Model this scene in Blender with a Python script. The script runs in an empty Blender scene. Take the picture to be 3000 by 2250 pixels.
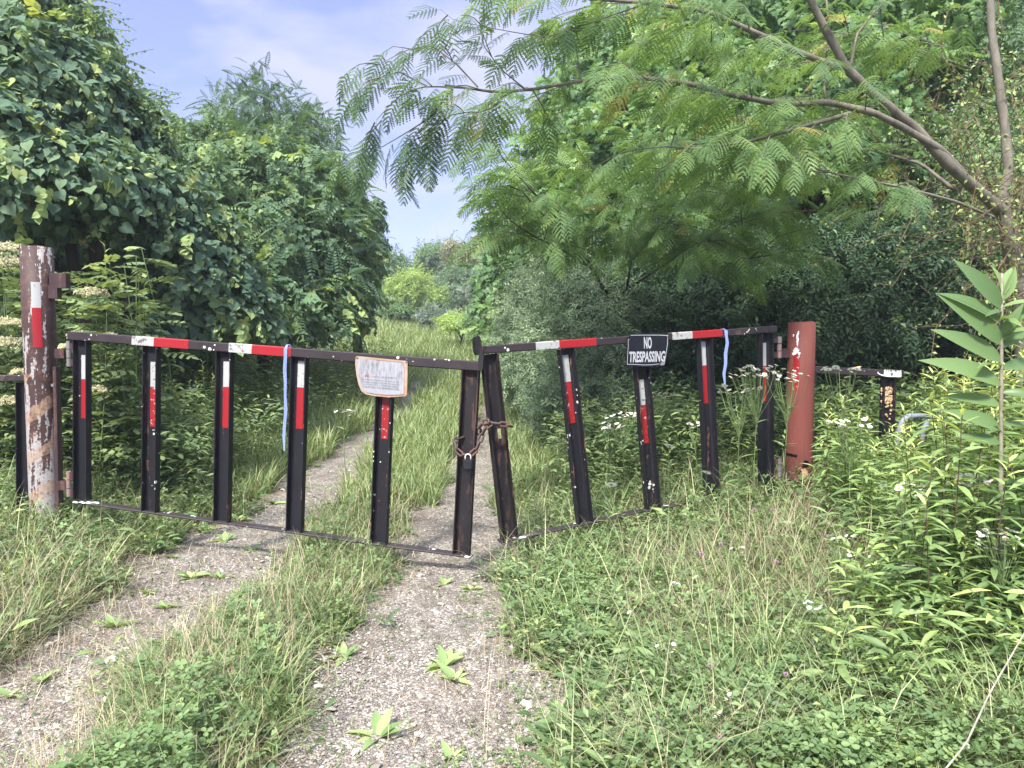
import bpy, math
import numpy as np
from mathutils import Vector, Matrix

S = bpy.context.scene
COL = S.collection
rng = np.random.default_rng(11)
PI = math.pi

# ------------------------------------------------------------------ camera, sky, sun, exposure
F = 2167.0                      # focal length in pixels of the 3000 px wide photograph
EYE = 1.5
PITCH = math.radians(2.0)
cam_d = bpy.data.cameras.new('camera'); cam = bpy.data.objects.new('camera', cam_d); COL.objects.link(cam)
cam_d.sensor_width = 36.0; cam_d.lens = 26.0; cam_d.clip_start = 0.05; cam_d.clip_end = 2000
cam.location = (0, 0, EYE); cam.rotation_euler = (PI/2 - PITCH, 0, 0)
S.camera = cam

SUN_EL, SUN_AZ = math.radians(47), math.radians(-158)   # azimuth from +Y towards +X : behind and left of the camera
W = bpy.data.worlds.new('World'); S.world = W; W.use_nodes = True
wn = W.node_tree; wn.nodes.clear()
def wnode(t, **k):
    n = wn.nodes.new(t)
    for a, b in k.items(): setattr(n, a, b)
    return n
wo = wnode('ShaderNodeOutputWorld'); bg = wnode('ShaderNodeBackground'); sky = wnode('ShaderNodeTexSky')
sky.sky_type = 'NISHITA'; sky.sun_disc = False; sky.sun_elevation = SUN_EL; sky.sun_rotation = SUN_AZ
sky.air_density = 1.0; sky.dust_density = 1.5; sky.ozone_density = 3.0
wtc = wnode('ShaderNodeTexCoord'); wmp = wnode('ShaderNodeMapping'); wmp.inputs['Scale'].default_value = (1.0, 1.0, 2.6)
wmp.inputs['Location'].default_value = (0.35, 0.1, 0.55)
wnz = wnode('ShaderNodeTexNoise'); wnz.inputs['Scale'].default_value = 2.9; wnz.inputs['Detail'].default_value = 8; wnz.inputs['Roughness'].default_value = 0.55
wnz.inputs['Distortion'].default_value = 0.6
wrp = wnode('ShaderNodeValToRGB'); wrp.color_ramp.elements[0].position = 0.40; wrp.color_ramp.elements[1].position = 0.60
wrp.color_ramp.elements[0].color = (0.28, 0.28, 0.28, 1); wrp.color_ramp.elements[1].color = (0.97, 0.97, 0.97, 1)
wmx = wnode('ShaderNodeMix', data_type='RGBA')
wsc = wnode('ShaderNodeMix', data_type='RGBA', blend_type='MULTIPLY'); wsc.inputs[0].default_value = 1
wsc.inputs[7].default_value = (1.15, 1.12, 1.5, 1)
wn.links.new(wtc.outputs['Generated'], wmp.inputs[0]); wn.links.new(wmp.outputs[0], wnz.inputs[0])
wn.links.new(wnz.outputs[0], wrp.inputs[0]); wn.links.new(wrp.outputs[0], wmx.inputs[0])
wn.links.new(sky.outputs[0], wsc.inputs[6]); wn.links.new(wsc.outputs[2], wmx.inputs[6])
wmx.inputs[7].default_value = (4.3, 4.5, 6.4, 1)
wsx = wnode('ShaderNodeSeparateXYZ'); wn.links.new(wtc.outputs['Generated'], wsx.inputs[0])
wgr = wnode('ShaderNodeMapRange'); wgr.inputs[1].default_value = .42; wgr.inputs[2].default_value = .95; wgr.inputs[3].default_value = 1.0; wgr.inputs[4].default_value = 4.2
wn.links.new(wsx.outputs[2], wgr.inputs[0])
wml = wnode('ShaderNodeVectorMath', operation='SCALE'); wn.links.new(wmx.outputs[2], wml.inputs[0]); wn.links.new(wgr.outputs[0], wml.inputs['Scale'])
wtn = wnode('ShaderNodeMix', data_type='RGBA', blend_type='MULTIPLY'); wn.links.new(wsx.outputs[2], wgr.inputs[0])
wg2 = wnode('ShaderNodeMapRange'); wg2.inputs[1].default_value = .42; wg2.inputs[2].default_value = .8; wn.links.new(wsx.outputs[2], wg2.inputs[0]); wn.links.new(wg2.outputs[0], wtn.inputs[0])
wn.links.new(wml.outputs[0], wtn.inputs[6]); wtn.inputs[7].default_value = (1.0, .98, .72, 1); wn.links.new(wtn.outputs[2], bg.inputs[0]); bg.inputs[1].default_value = 0.06
wn.links.new(bg.outputs[0], wo.inputs[0])

sl = bpy.data.lights.new('sun', 'SUN'); so = bpy.data.objects.new('sun', sl); COL.objects.link(so)
sl.energy = 3.3; sl.angle = math.radians(9); sl.color = (1.0, 0.95, 0.86)
sdir = Vector((math.sin(SUN_AZ)*math.cos(SUN_EL), math.cos(SUN_AZ)*math.cos(SUN_EL), math.sin(SUN_EL)))
so.rotation_euler = sdir.to_track_quat('Z', 'Y').to_euler()
S.view_settings.view_transform = 'Standard'; S.view_settings.look = 'None'; S.view_settings.gamma = 1
S.view_settings.exposure = 1.5
S.cycles.max_bounces = 6; S.cycles.diffuse_bounces = 3; S.cycles.glossy_bounces = 2; S.cycles.transmission_bounces = 3
S.cycles.transparent_max_bounces = 4; S.cycles.use_denoising = True

# ------------------------------------------------------------------ helpers
_cp, _sp = math.cos(PITCH), math.sin(PITCH)
def ray(px, py):
    a, b = (px-1500)/F, (1125-py)/F
    return np.array([a, _cp + b*_sp, -_sp + b*_cp])
def P(px, py, y):
    """world point that stands at depth y (metres north of the viewer)"""
    d = ray(px, py); t = y/d[1]
    return np.array([0, 0, EYE]) + d*t
def on_plane(px, py, p0, D):
    n = np.array([D[1], -D[0], 0]); d = ray(px, py); o = np.array([0, 0, EYE])
    return o + d*(np.dot(p0-o, n)/np.dot(d, n))

def nrm(v):
    v = np.asarray(v, float)
    return v/np.maximum(np.linalg.norm(v, axis=-1, keepdims=True), 1e-9)
def frames(d, up):
    y = nrm(d); x = nrm(np.cross(y, up)); z = np.cross(x, y)
    return np.stack([x, y, z], axis=-1)

def lumps(x, y, s=1.0):
    return (np.sin(x*1.7*s+y*0.9*s+1.3)+np.sin(x*0.6*s-y*1.9*s+0.4)+np.sin(x*3.1*s+y*2.7*s)*0.5)/2.5
_gy = [-10, 0, 4, 7, 10, 15, 20, 30, 40, 50, 80, 160]
_gz = [0, 0, .02, .10, .22, .50, .90, 1.95, 3.0, 3.7, 4.8, 7.5]
def xc(y):
    y = np.asarray(y, float)
    return -1.25 + np.interp(y, [0, 14, 20, 30, 40, 60], [0, 0, -.35, -1.5, -3.0, -6.0])
def gh(x, y):
    x = np.asarray(x, float); y = np.asarray(y, float)
    z = np.interp(y, _gy, _gz)
    u = np.abs(x - xc(y))
    k = np.clip(np.minimum(y, 8)/5.0, .3, 1.2)
    z = z + k*.24*np.clip((u-1.35)/1.5, 0, 1)**1.3 + .05*np.clip(u-3, 0, 40)
    z = z + .035*np.exp(-(u/.3)**2)
    return z + .018*lumps(x, y, 1.6)

class MB:
    """collects vertices and faces of ONE mesh"""
    def __init__(s): s.V = []; s.T = []; s.Q = []; s.A = []; s.n = 0
    def raw(s, V, tris=None, quads=None, tone=0.5):
        V = np.asarray(V, float).reshape(-1, 3)
        s.V.append(V); s.A.append(np.broadcast_to(np.asarray(tone, float), (len(V),)).copy())
        if tris is not None and len(tris): s.T.append(np.asarray(tris, int)+s.n)
        if quads is not None and len(quads): s.Q.append(np.asarray(quads, int)+s.n)
        s.n += len(V); return s
    def inst(s, tm, pos, M, tone):
        V, T, Q = tm; N = len(pos)
        if N == 0: return s
        k = len(V)
        W_ = np.einsum('nij,kj->nki', M, V) + pos[:, None, :]
        off = (np.arange(N)*k)[:, None, None]
        t = (T[None]+off).reshape(-1, 3) if len(T) else None
        q = (Q[None]+off).reshape(-1, 4) if len(Q) else None
        return s.raw(W_.reshape(-1, 3), t, q, np.repeat(tone, k))
    def box(s, c, hx, hy, hz, M=np.eye(3), tone=.5):
        v = np.array([[i, j, k] for i in (-hx, hx) for j in (-hy, hy) for k in (-hz, hz)])
        return s.raw(v@np.asarray(M).T + c, None, [[0,1,3,2],[4,6,7,5],[0,4,5,1],[2,3,7,6],[0,2,6,4],[1,5,7,3]], tone)
    def tube(s, pts, rad, sides=7, tone=.5, cap=True):
        pts = np.asarray(pts, float); n = len(pts); rad = np.broadcast_to(np.asarray(rad, float), (n,))
        t = nrm(np.gradient(pts, axis=0))
        up = np.array([.13, .2, 1.0]) if abs(t[0][2]) < .9 else np.array([1.0, .1, 0])
        a = nrm(np.cross(t[0], up)); V = []
        for i in range(n):
            a = nrm(a - t[i]*np.dot(a, t[i])); b = np.cross(t[i], a)
            th = np.arange(sides)*2*PI/sides
            V.append(pts[i]+rad[i]*(np.cos(th)[:, None]*a+np.sin(th)[:, None]*b))
        Q = []
        for i in range(n-1):
            for j in range(sides):
                k = (j+1) % sides
                Q.append([i*sides+j, i*sides+k, (i+1)*sides+k, (i+1)*sides+j])
        V = np.concatenate(V); T = []
        if cap:
            V = np.concatenate([V, pts[:1], pts[-1:]]); m = n*sides
            for j in range(sides):
                k = (j+1) % sides
                T.append([m, k, j]); T.append([m+1, (n-1)*sides+j, (n-1)*sides+k])
        return s.raw(V, T, Q, tone)
    def extrude(s, poly, o, ex, ey, ez, z0, z1, tone=.5):
        """closed 2D outline (x along ex, y along ey) extruded along ez"""
        poly = np.asarray(poly, float); n = len(poly)
        base = o + poly[:, :1]*ex + poly[:, 1:]*ey
        V = np.concatenate([base+ez*z0, base+ez*z1])
        s.raw(V, None, [[i, (i+1) % n, n+(i+1) % n, n+i] for i in range(n)], tone)
        s.ng = getattr(s, 'ng', [])
        s.ng.append([s.n-2*n+i for i in range(n)][::-1]); s.ng.append([s.n-n+i for i in range(n)])
        return s
    def build(s, name, mat, parent=None, loc=(0, 0, 0), smooth=False):
        V = np.concatenate(s.V) - np.asarray(loc, float)
        T = np.concatenate(s.T) if s.T else np.zeros((0, 3), int)
        Q = np.concatenate(s.Q) if s.Q else np.zeros((0, 4), int)
        G = getattr(s, 'ng', [])
        me = bpy.data.meshes.new(name)
        me.vertices.add(len(V)); me.vertices.foreach_set('co', V.astype(np.float32).ravel())
        gl = np.array([i for g in G for i in g], int)
        li = np.concatenate([T.ravel(), Q.ravel(), gl]).astype(np.int32)
        sizes = np.concatenate([np.full(len(T), 3), np.full(len(Q), 4), np.array([len(g) for g in G], int)]).astype(np.int32)
        st = np.concatenate([[0], np.cumsum(sizes)[:-1]]).astype(np.int32)
        me.loops.add(len(li)); me.loops.foreach_set('vertex_index', li)
        me.polygons.add(len(sizes)); me.polygons.foreach_set('loop_start', st)
        me.polygons.foreach_set('use_smooth', np.full(len(sizes), bool(smooth)))
        at = me.attributes.new('tone', 'FLOAT', 'POINT'); at.data.foreach_set('value', np.concatenate(s.A).astype(np.float32))
        me.update(calc_edges=True)
        if mat: me.materials.append(mat)
        o = bpy.data.objects.new(name, me); COL.objects.link(o)
        o.location = loc if parent is None else (0, 0, 0)
        if parent is not None: o.parent = parent
        return o

def tag(o, label=None, cat=None, group=None, kind=None):
    if label: o['label'] = label
    if cat: o['category'] = cat
    if group: o['group'] = group
    if kind: o['kind'] = kind
    return o
def thing(name, label, cat, loc, group=None):
    o = bpy.data.objects.new(name, None); COL.objects.link(o); o.location = tuple(loc); o.empty_display_size = .1
    return tag(o, label, cat, group)
def dup(root, loc, rotz=0, scale=1, label=None, group=None, tilt=(0, 0)):
    r = root.copy(); COL.objects.link(r); r.location = tuple(loc); r.rotation_euler = (tilt[0], tilt[1], rotz); r.scale = (scale,)*3
    if label: r['label'] = label
    if group: r['group'] = group
    for ch in list(root.children):
        c = ch.copy(); COL.objects.link(c); c.parent = r
        for g in ch.children:
            d = g.copy(); COL.objects.link(d); d.parent = c
    return r
def wipe(root):
    for ch in list(root.children):
        for g in list(ch.children): bpy.data.objects.remove(g)
        bpy.data.objects.remove(ch)
    bpy.data.objects.remove(root)

def ordinal(n): return ['first', 'second', 'third', 'fourth', 'fifth', 'sixth', 'seventh', 'eighth', 'ninth', 'tenth'][n-1] if n <= 10 else f"{n}{'th' if 10 < n % 100 < 14 else {1: 'st', 2: 'nd', 3: 'rd'}.get(n % 10, 'th')}"
def number_off(items, frm, rev=False):
    """items: (object, class phrase, sort key); each gets its own place counted from a landmark"""
    by = {}
    for o, ph, k in items: by.setdefault(ph, []).append((k, o))
    for ph, l in by.items():
        l.sort(key=lambda t: t[0], reverse=rev)
        for i, (k, o) in enumerate(l): o['label'] = f"{ordinal(i+1)} {ph}, counted from {frm}"

# ------------------------------------------------------------------ materials
class NT:
    def __init__(s, name):
        s.m = bpy.data.materials.new(name); s.m.use_nodes = True; s.t = s.m.node_tree; s.t.nodes.clear()
        s.o = s.n('ShaderNodeOutputMaterial')
    def n(s, t, **k):
        n = s.t.nodes.new(t)
        for a, b in k.items(): setattr(n, a, b)
        return n
    def put(s, sock, v):
        if v is None: return
        if hasattr(v, 'is_output') or isinstance(v, bpy.types.NodeSocket): s.t.links.new(v, sock)
        elif isinstance(v, tuple) and len(v) == 3 and sock.type == 'RGBA': sock.default_value = (*v, 1)
        else: sock.default_value = v
    def coord(s, scale=(1, 1, 1), loc=(0, 0, 0), kind='Object'):
        c = s.n('ShaderNodeTexCoord'); m = s.n('ShaderNodeMapping'); m.inputs['Scale'].default_value = scale; m.inputs['Location'].default_value = loc
        s.t.links.new(c.outputs[kind], m.inputs[0]); return m.outputs[0]
    def noise(s, vec, scale=5, detail=4, rough=.55, dist=0):
        n = s.n('ShaderNodeTexNoise'); s.put(n.inputs['Vector'], vec); n.inputs['Scale'].default_value = scale
        n.inputs['Detail'].default_value = detail; n.inputs['Roughness'].default_value = rough; n.inputs['Distortion'].default_value = dist
        return n.outputs[0]
    def voro(s, vec, scale=5, out='Distance', feature='F1'):
        n = s.n('ShaderNodeTexVoronoi', feature=feature); s.put(n.inputs['Vector'], vec); n.inputs['Scale'].default_value = scale
        return n.outputs[out]
    def ramp(s, v, stops):
        r = s.n('ShaderNodeValToRGB'); e = r.color_ramp.elements
        while len(e) < len(stops): e.new(.5)
        for i, (p, c) in enumerate(stops):
            e[i].position = p; e[i].color = (*c, 1) if isinstance(c, tuple) else (c, c, c, 1)
        s.put(r.inputs[0], v); return r.outputs[0]
    def mix(s, f, a, b, blend='MIX'):
        n = s.n('ShaderNodeMix', data_type='RGBA', blend_type=blend); s.put(n.inputs[0], f); s.put(n.inputs[6], a); s.put(n.inputs[7], b)
        return n.outputs[2]
    def math(s, op, a, b=0.0, clamp=False):
        n = s.n('ShaderNodeMath', operation=op, use_clamp=clamp); s.put(n.inputs[0], a); s.put(n.inputs[1], b); return n.outputs[0]
    def attr(s, name='tone'):
        n = s.n('ShaderNodeAttribute', attribute_name=name); return n.outputs['Fac']
    def bump(s, h, strength=.3, dist=.01):
        b = s.n('ShaderNodeBump'); b.inputs['Strength'].default_value = strength; b.inputs['Distance'].default_value = dist
        s.put(b.inputs['Height'], h); return b.outputs[0]
    def finish(s, color, rough=.6, spec=.5, normal=None, metal=0, trans=0, tcol=None):
        p = s.n('ShaderNodeBsdfPrincipled'); s.put(p.inputs['Base Color'], color); s.put(p.inputs['Roughness'], rough)
        p.inputs['Specular IOR Level'].default_value = spec; s.put(p.inputs['Metallic'], metal); s.put(p.inputs['Normal'], normal)
        out = p.outputs[0]
        if trans:
            t = s.n('ShaderNodeBsdfTranslucent'); s.put(t.inputs[0], tcol if tcol is not None else color)
            mx = s.n('ShaderNodeMixShader'); mx.inputs[0].default_value = trans
            s.t.links.new(out, mx.inputs[1]); s.t.links.new(t.outputs[0], mx.inputs[2]); out = mx.outputs[0]
        s.t.links.new(out, s.o.inputs[0]); return s.m

def leafmat(name, stops, trans=.35, rough=.45, spec=.4, tint=(1.25, 1.15, .55)):
    def soft(c):
        l = .3*c[0]+.6*c[1]+.1*c[2]; return tuple(min(.8, (l+(x-l)*.80)*1.42) for x in c)
    n = NT(name); a = n.attr(); c = n.ramp(a, [(p, soft(c)) for p, c in stops])
    t = n.mix(1.0, c, tint, 'MULTIPLY')
    return n.finish(c, rough, spec, trans=trans, tcol=t)
def plain(name, col, rough=.6, spec=.4, var=.25, scale=30, trans=0):
    n = NT(name); v = n.noise(n.coord(), scale, 4)
    c = n.ramp(v, [(.3, tuple(x*(1-var) for x in col)), (.7, tuple(min(1, x*(1+var)) for x in col))])
    return n.finish(c, rough, spec, trans=trans, normal=n.bump(v, .2, .002))

def steel(name, base, rustc=(.10, .045, .03), rust=.45, spots=.03, streak=True, seed=0, gloss=.52):
    n = NT(name); co = n.coord((1, 1, 1), (seed*3.1, seed*1.7, seed))
    st = n.coord((9, 9, .8), (seed*3.1, seed*1.7, seed)) if streak else co
    r = n.noise(st, 3.2, 6, .62); r2 = n.noise(co, 26, 5, .6)
    rr = n.math('ADD', n.math('MULTIPLY', r, .7), n.math('MULTIPLY', r2, .3))
    f = n.ramp(rr, [(rust, 0.0), (rust+.06, 1.0)])
    rc = n.mix(n.noise(co, 60, 4), rustc, tuple(min(1, x*2.2) for x in rustc))
    bc = n.mix(n.noise(co, 9, 5), base, tuple(x*2.6+.003 for x in base))
    c = n.mix(f, bc, rc)
    sp = n.voro(co, 30); sp2 = n.noise(co, 8, 3); sz = n.noise(co, 90, 3)
    sm = n.math('LESS_THAN', n.math('ADD', sp, n.math('MULTIPLY', sz, .25)), n.math('MULTIPLY', n.ramp(sp2, [(.5, 0.0), (.75, 1.0)]), spots*10+.16))
    c = n.mix(sm, c, (.52, .56, .52))
    rg = n.mix(f, (gloss,)*3, (.75,)*3)
    return n.finish(c, rg, .28, normal=n.bump(rr, .5, .004))

M = {}
M['black_steel'] = steel('black_painted_steel', (.005, .005, .0075), rust=.60, spots=.020, gloss=.52)
M['black_steel_spotty'] = steel('black_painted_steel_flaking', (.005, .005, .007), rust=.58, spots=.05, seed=3, gloss=.52)
M['rusty_steel'] = steel('rusty_black_steel', (.007, .006, .007), (.042, .022, .019), rust=.52, spots=.012, seed=5)
M['rail_steel'] = steel('worn_rail_steel', (.016, .012, .014), (.065, .042, .038), rust=.56, spots=.05, streak=False, seed=8, gloss=.52)
M['lower_rail'] = steel('muddy_lower_rail', (.018, .014, .015), (.055, .040, .036), rust=.56, spots=.08, streak=False, seed=9, gloss=.55)
M['chain'] = steel('rusty_chain', (.040, .030, .028), (.065, .036, .026), rust=.45, spots=0, streak=False, seed=2, gloss=.55)
M['lock_black'] = steel('black_padlock', (.010, .010, .012), rust=.75, spots=0, streak=False, gloss=.3)
M['lock_silver'] = steel('silver_padlock', (.42, .43, .45), (.3, .27, .25), rust=.6, spots=0, streak=False, gloss=.3)
M['hinge'] = steel('hinge_steel', (.09, .085, .09), (.16, .09, .08), rust=.48, spots=0, streak=False, seed=4)
M['bracket'] = steel('maroon_bracket', (.026, .014, .016), (.060, .032, .027), rust=.52, spots=0, seed=6, gloss=.5)
M['grey_pipe'] = steel('grey_pipe', (.11, .12, .155), (.16, .16, .18), rust=.55, spots=.01, streak=False)
M['mud'] = plain('tan_mud', (.42, .30, .18), .9, .1, .3, 60)

def tape(name, col, wear):
    n = NT(name); co = n.coord()
    ck = n.voro(co, 210); v = n.noise(co, 35, 5, .65)
    c = n.mix(n.math('MULTIPLY', ck, .5), col, tuple(x*.72 for x in col))
    f = n.ramp(v, [(wear, 0.0), (wear+.03, 1.0)])
    c = n.mix(f, c, (.40, .41, .39) if col[1] < .2 else (.12, .10, .09))
    return n.finish(c, .38, .5, normal=n.bump(ck, .15, .001))
M['tape_white'] = tape('white_reflective_tape', (.40, .415, .41), .64)
M['tape_white_worn'] = tape('worn_white_reflective_tape', (.37, .38, .37), .56)
M['tape_red'] = tape('red_reflective_tape', (.30, .008, .013), .70)
M['tape_red_worn'] = tape('worn_red_reflective_tape', (.27, .010, .013), .60)

def left_pipe_mat():
    n = NT('peeling_maroon_and_white_paint'); co = n.coord(); st = n.coord((11, 11, 1.5))
    pe = n.math('ADD', n.math('MULTIPLY', n.noise(st, 1.7, 6, .65), .8), n.math('MULTIPLY', n.noise(co, 45, 4), .25))
    sx = n.n('ShaderNodeSeparateXYZ'); n.put(sx.inputs[0], co)
    # more bare white near the ground
    pe = n.math('ADD', pe, n.math('MULTIPLY', n.math('SUBTRACT', 1.05, sx.outputs[2]), .065))
    w = n.ramp(pe, [(.530, 0.0), (.548, 1.0)])
    br = n.mix(n.noise(co, 14, 4), (.034, .019, .019), (.066, .034, .030))
    wh = n.mix(n.noise(co, 70, 4, .7), (.16, .145, .145), (.46, .44, .44))
    c = n.mix(w, br, wh)
    ang = n.math('DIVIDE', n.math('ARCTAN2', sx.outputs[0], n.math('MULTIPLY', sx.outputs[1], -1.0)), 2*PI)
    s_ = n.math('SUBTRACT', n.math('DIVIDE', sx.outputs[2], .315), n.math('MULTIPLY', ang, 1.35))
    fr = n.math('FRACT', n.math('ADD', s_, n.math('MULTIPLY', n.noise(co, 7, 4), .35)))
    band = n.math('LESS_THAN', fr, n.math('ADD', .16, n.math('MULTIPLY', n.noise(co, 18, 5, .7), .34)))
    low = n.math('LESS_THAN', sx.outputs[2], 1.22)
    tan = n.mix(n.noise(co, 90, 3), (.26, .165, .11), (.38, .26, .18))
    c = n.mix(n.math('MULTIPLY', n.math('MULTIPLY', band, low), n.ramp(n.noise(co, 30, 6, .75), [(.36, .15), (.56, .85)])), c, tan)
    ru = n.ramp(n.noise(co, 20, 5, .7), [(.55, 0.0), (.63, .85)])
    c = n.mix(ru, c, (.13, .06, .035))
    return n.finish(c, .62, .35, normal=n.bump(pe, .6, .006))
M['left_pipe'] = left_pipe_mat()
def right_pipe_mat():
    n = NT('dull_red_oxide_paint'); co = n.coord()
    b = n.mix(n.noise(n.coord((3, 3, .7)), 2.5, 5), (.135, .038, .031), (.185, .060, .048))
    ch = n.ramp(n.noise(co, 34, 6, .72), [(.685, 0.0), (.70, 1.0)])
    c = n.mix(ch, b, (.035, .018, .016))
    fl = n.ramp(n.noise(co, 75, 5, .7), [(.67, 0.0), (.68, 1.0)])
    c = n.mix(fl, c, (.34, .26, .25))
    sx = n.n('ShaderNodeSeparateXYZ'); n.put(sx.inputs[0], co); stn = n.noise(n.coord((14, 14, .9)), 2.2, 6, .65)
    c = n.mix(n.math('MULTIPLY', n.ramp(stn, [(.50, 0.0), (.70, 1.0)]), .55), c, (.10, .040, .030))
    lowf = n.ramp(n.math('ADD', n.math('MULTIPLY', sx.outputs[2], 1.4), n.math('MULTIPLY', n.noise(co, 16, 5, .7), .7)), [(.45, .75), (.95, 0.0)])
    c = n.mix(lowf, c, (.11, .050, .038))
    return n.finish(c, .68, .22, normal=n.bump(n.noise(co, 40, 5), .25, .003))
M['right_pipe'] = right_pipe_mat()
M['dark_hole'] = plain('dark_hollow', (.006, .005, .005), .9, .1)
M['white_paint'] = plain('flaked_white_paint', (.72, .72, .70), .6, .3, .12, 60)
def board_white():
    n = NT('faded_white_sheet'); co = n.coord(); st = n.coord((14, 14, 3))
    g = n.math('MULTIPLY', n.noise(st, 4, 6, .7), 1.0); sx = n.n('ShaderNodeSeparateXYZ'); n.put(sx.inputs[0], co)
    top = n.ramp(n.math('MULTIPLY', n.math('ADD', sx.outputs[2], .14), 3.4), [(.45, 0.0), (1.0, 1.0)])
    f = n.math('MULTIPLY', n.ramp(g, [(.46, 0.0), (.68, 1.0)]), top)
    c = n.mix(f, n.mix(n.noise(co, 12, 3), (.265, .27, .31), (.31, .32, .345)), (.12, .12, .13))
    return n.finish(c, .5, .4)
M['board_white'] = board_white()
def board_rim():
    n = NT('yellowed_sign_rim'); co = n.coord()
    c = n.mix(n.ramp(n.noise(co, 9, 5, .6), [(.4, 0.0), (.6, 1.0)]), (.33, .28, .235), (.31, .20, .12))
    return n.finish(c, .55, .3)
M['board_rim'] = board_rim()
M['faded_ink'] = plain('faded_ink', (.13, .13, .155), .7, .2, .5, 50)
M['red_ink'] = plain('faded_red_ink', (.35, .08, .06), .7, .2, .4, 70)
M['rust_line'] = plain('rust_brown_line', (.30, .13, .08), .7, .2, .4, 60)
def sign_black():
    n = NT('black_sign_plastic'); co = n.coord()
    c = n.mix(n.ramp(n.noise(co, 25, 5, .7), [(.55, 0.0), (.8, .6)]), (.005, .006, .010), (.03, .033, .042))
    return n.finish(c, .38, .4, normal=n.bump(n.noise(co, 8, 3), .3, .01))
M['sign_black'] = sign_black()
M['sign_white'] = plain('sign_white_print', (.36, .37, .40), .5, .4, .1, 40)
M['grey_patch'] = plain('grey_scuffed_patch', (.20, .20, .22), .7, .3)
M['ribbon'] = plain('pale_blue_ribbon', (.26, .34, .68), .45, .4, .12, 8, trans=.3)
M['paper'] = plain('torn_white_label', (.68, .68, .64), .7, .2, .15, 40)
M['ink'] = plain('black_ink', (.02, .02, .02), .7, .2)
M['bolt'] = plain('bolt_grey', (.16, .15, .15), .4, .5)

def barkmat(name, a, b, scale=10):
    n = NT(name); co = n.coord((1, 1, .35)); v = n.noise(co, scale, 7, .65); v2 = n.noise(n.coord(), 2.2, 4)
    c = n.mix(n.ramp(v, [(.35, 0.0), (.65, 1.0)]), a, b); c = n.mix(n.math('MULTIPLY', v2, .5), c, (.12, .13, .10))
    return n.finish(c, .85, .2, normal=n.bump(v, .7, .01))
M['bark_dark'] = barkmat('dark_bark', (.035, .026, .02), (.09, .07, .055))
M['bark_mimosa'] = barkmat('smooth_grey_brown_bark', (.12, .105, .085), (.25, .22, .18), 16)
M['dead_vine'] = barkmat('dry_vine_stems', (.10, .05, .03), (.24, .14, .09), 20)

G = lambda r, g, b: (r, g, b)
M['vine_leaf'] = leafmat('grape_vine_leaf', [(0, (.036, .088, .058)), (.45, (.078, .155, .092)), (.78, (.14, .23, .095)), (.93, (.20, .29, .075)), (1, (.36, .40, .10))], .36, .62, .22)
M['vine_leaf_far'] = leafmat('far_vine_leaf', [(0, (.045, .10, .050)), (.5, (.090, .175, .075)), (.85, (.17, .27, .085)), (1, (.26, .34, .09))], .36, .62, .22)
M['locust_leaf'] = leafmat('feathery_locust_leaf', [(0, (.035, .085, .050)), (.6, (.065, .14, .065)), (1, (.14, .24, .08))], .35, .5)
M['lime_leaf'] = leafmat('lime_green_leaf', [(0, (.13, .22, .04)), (.5, (.22, .34, .06)), (1, (.34, .46, .09))], .4, .5)
M['mid_leaf'] = leafmat('mid_green_leaf', [(0, (.05, .11, .04)), (.5, (.09, .18, .06)), (1, (.17, .28, .08))], .38, .5)
M['maple_leaf'] = leafmat('bright_lobed_leaf', [(0, (.040, .105, .032)), (.5, (.085, .19, .05)), (.85, (.16, .30, .07)), (1, (.27, .40, .09))], .45, .42)
M['tan_tree_leaf'] = leafmat('brownish_seed_leaf', [(0, (.09, .11, .05)), (.5, (.19, .20, .10)), (1, (.34, .33, .20))], .3, .6)
M['grey_leaf'] = leafmat('grey_green_leaf', [(0, (.06, .10, .065)), (.5, (.11, .165, .105)), (1, (.20, .27, .18))], .25, .5)
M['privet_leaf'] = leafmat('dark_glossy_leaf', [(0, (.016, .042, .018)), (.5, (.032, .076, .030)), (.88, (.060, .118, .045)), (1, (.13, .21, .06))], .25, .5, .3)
M['olive_leaf'] = leafmat('silvery_olive_leaf', [(0, (.050, .090, .045)), (.5, (.095, .155, .080)), (.9, (.17, .25, .13)), (1, (.26, .34, .19))], .28, .55, .3)
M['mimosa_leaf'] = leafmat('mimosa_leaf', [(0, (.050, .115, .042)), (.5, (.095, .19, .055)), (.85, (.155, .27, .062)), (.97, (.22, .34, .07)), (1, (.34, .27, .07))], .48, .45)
M['goldenrod_leaf'] = leafmat('goldenrod_leaf', [(0, (.055, .115, .032)), (.5, (.135, .225, .055)), (.85, (.23, .34, .075)), (1, (.42, .50, .10))], .35, .48)
M['weed_leaf'] = leafmat('weed_leaf', [(0, (.050, .10, .034)), (.5, (.115, .19, .062)), (.85, (.20, .285, .085)), (1, (.33, .40, .11))], .33, .5)
M['elder_leaf'] = leafmat('elderberry_leaf', [(0, (.055, .10, .045)), (.5, (.105, .17, .065)), (1, (.22, .30, .10))], .33, .42)
M['broad_leaf'] = leafmat('broad_weed_leaf', [(0, (.050, .11, .030)), (.5, (.085, .165, .045)), (1, (.15, .25, .06))], .38, .4)
M['clover_leaf'] = leafmat('clover_leaf', [(0, (.045, .095, .026)), (.5, (.090, .165, .045)), (.85, (.145, .235, .065)), (1, (.26, .33, .07))], .3, .5)
M['grass'] = leafmat('grass_blade', [(0, (.070, .12, .035)), (.5, (.13, .20, .055)), (.85, (.22, .30, .09)), (1, (.40, .38, .18))], .35, .55)
M['tall_grass'] = leafmat('tall_meadow_grass', [(0, (.085, .145, .040)), (.5, (.155, .225, .065)), (.85, (.24, .31, .11)), (1, (.36, .35, .18))], .35, .6)
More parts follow.
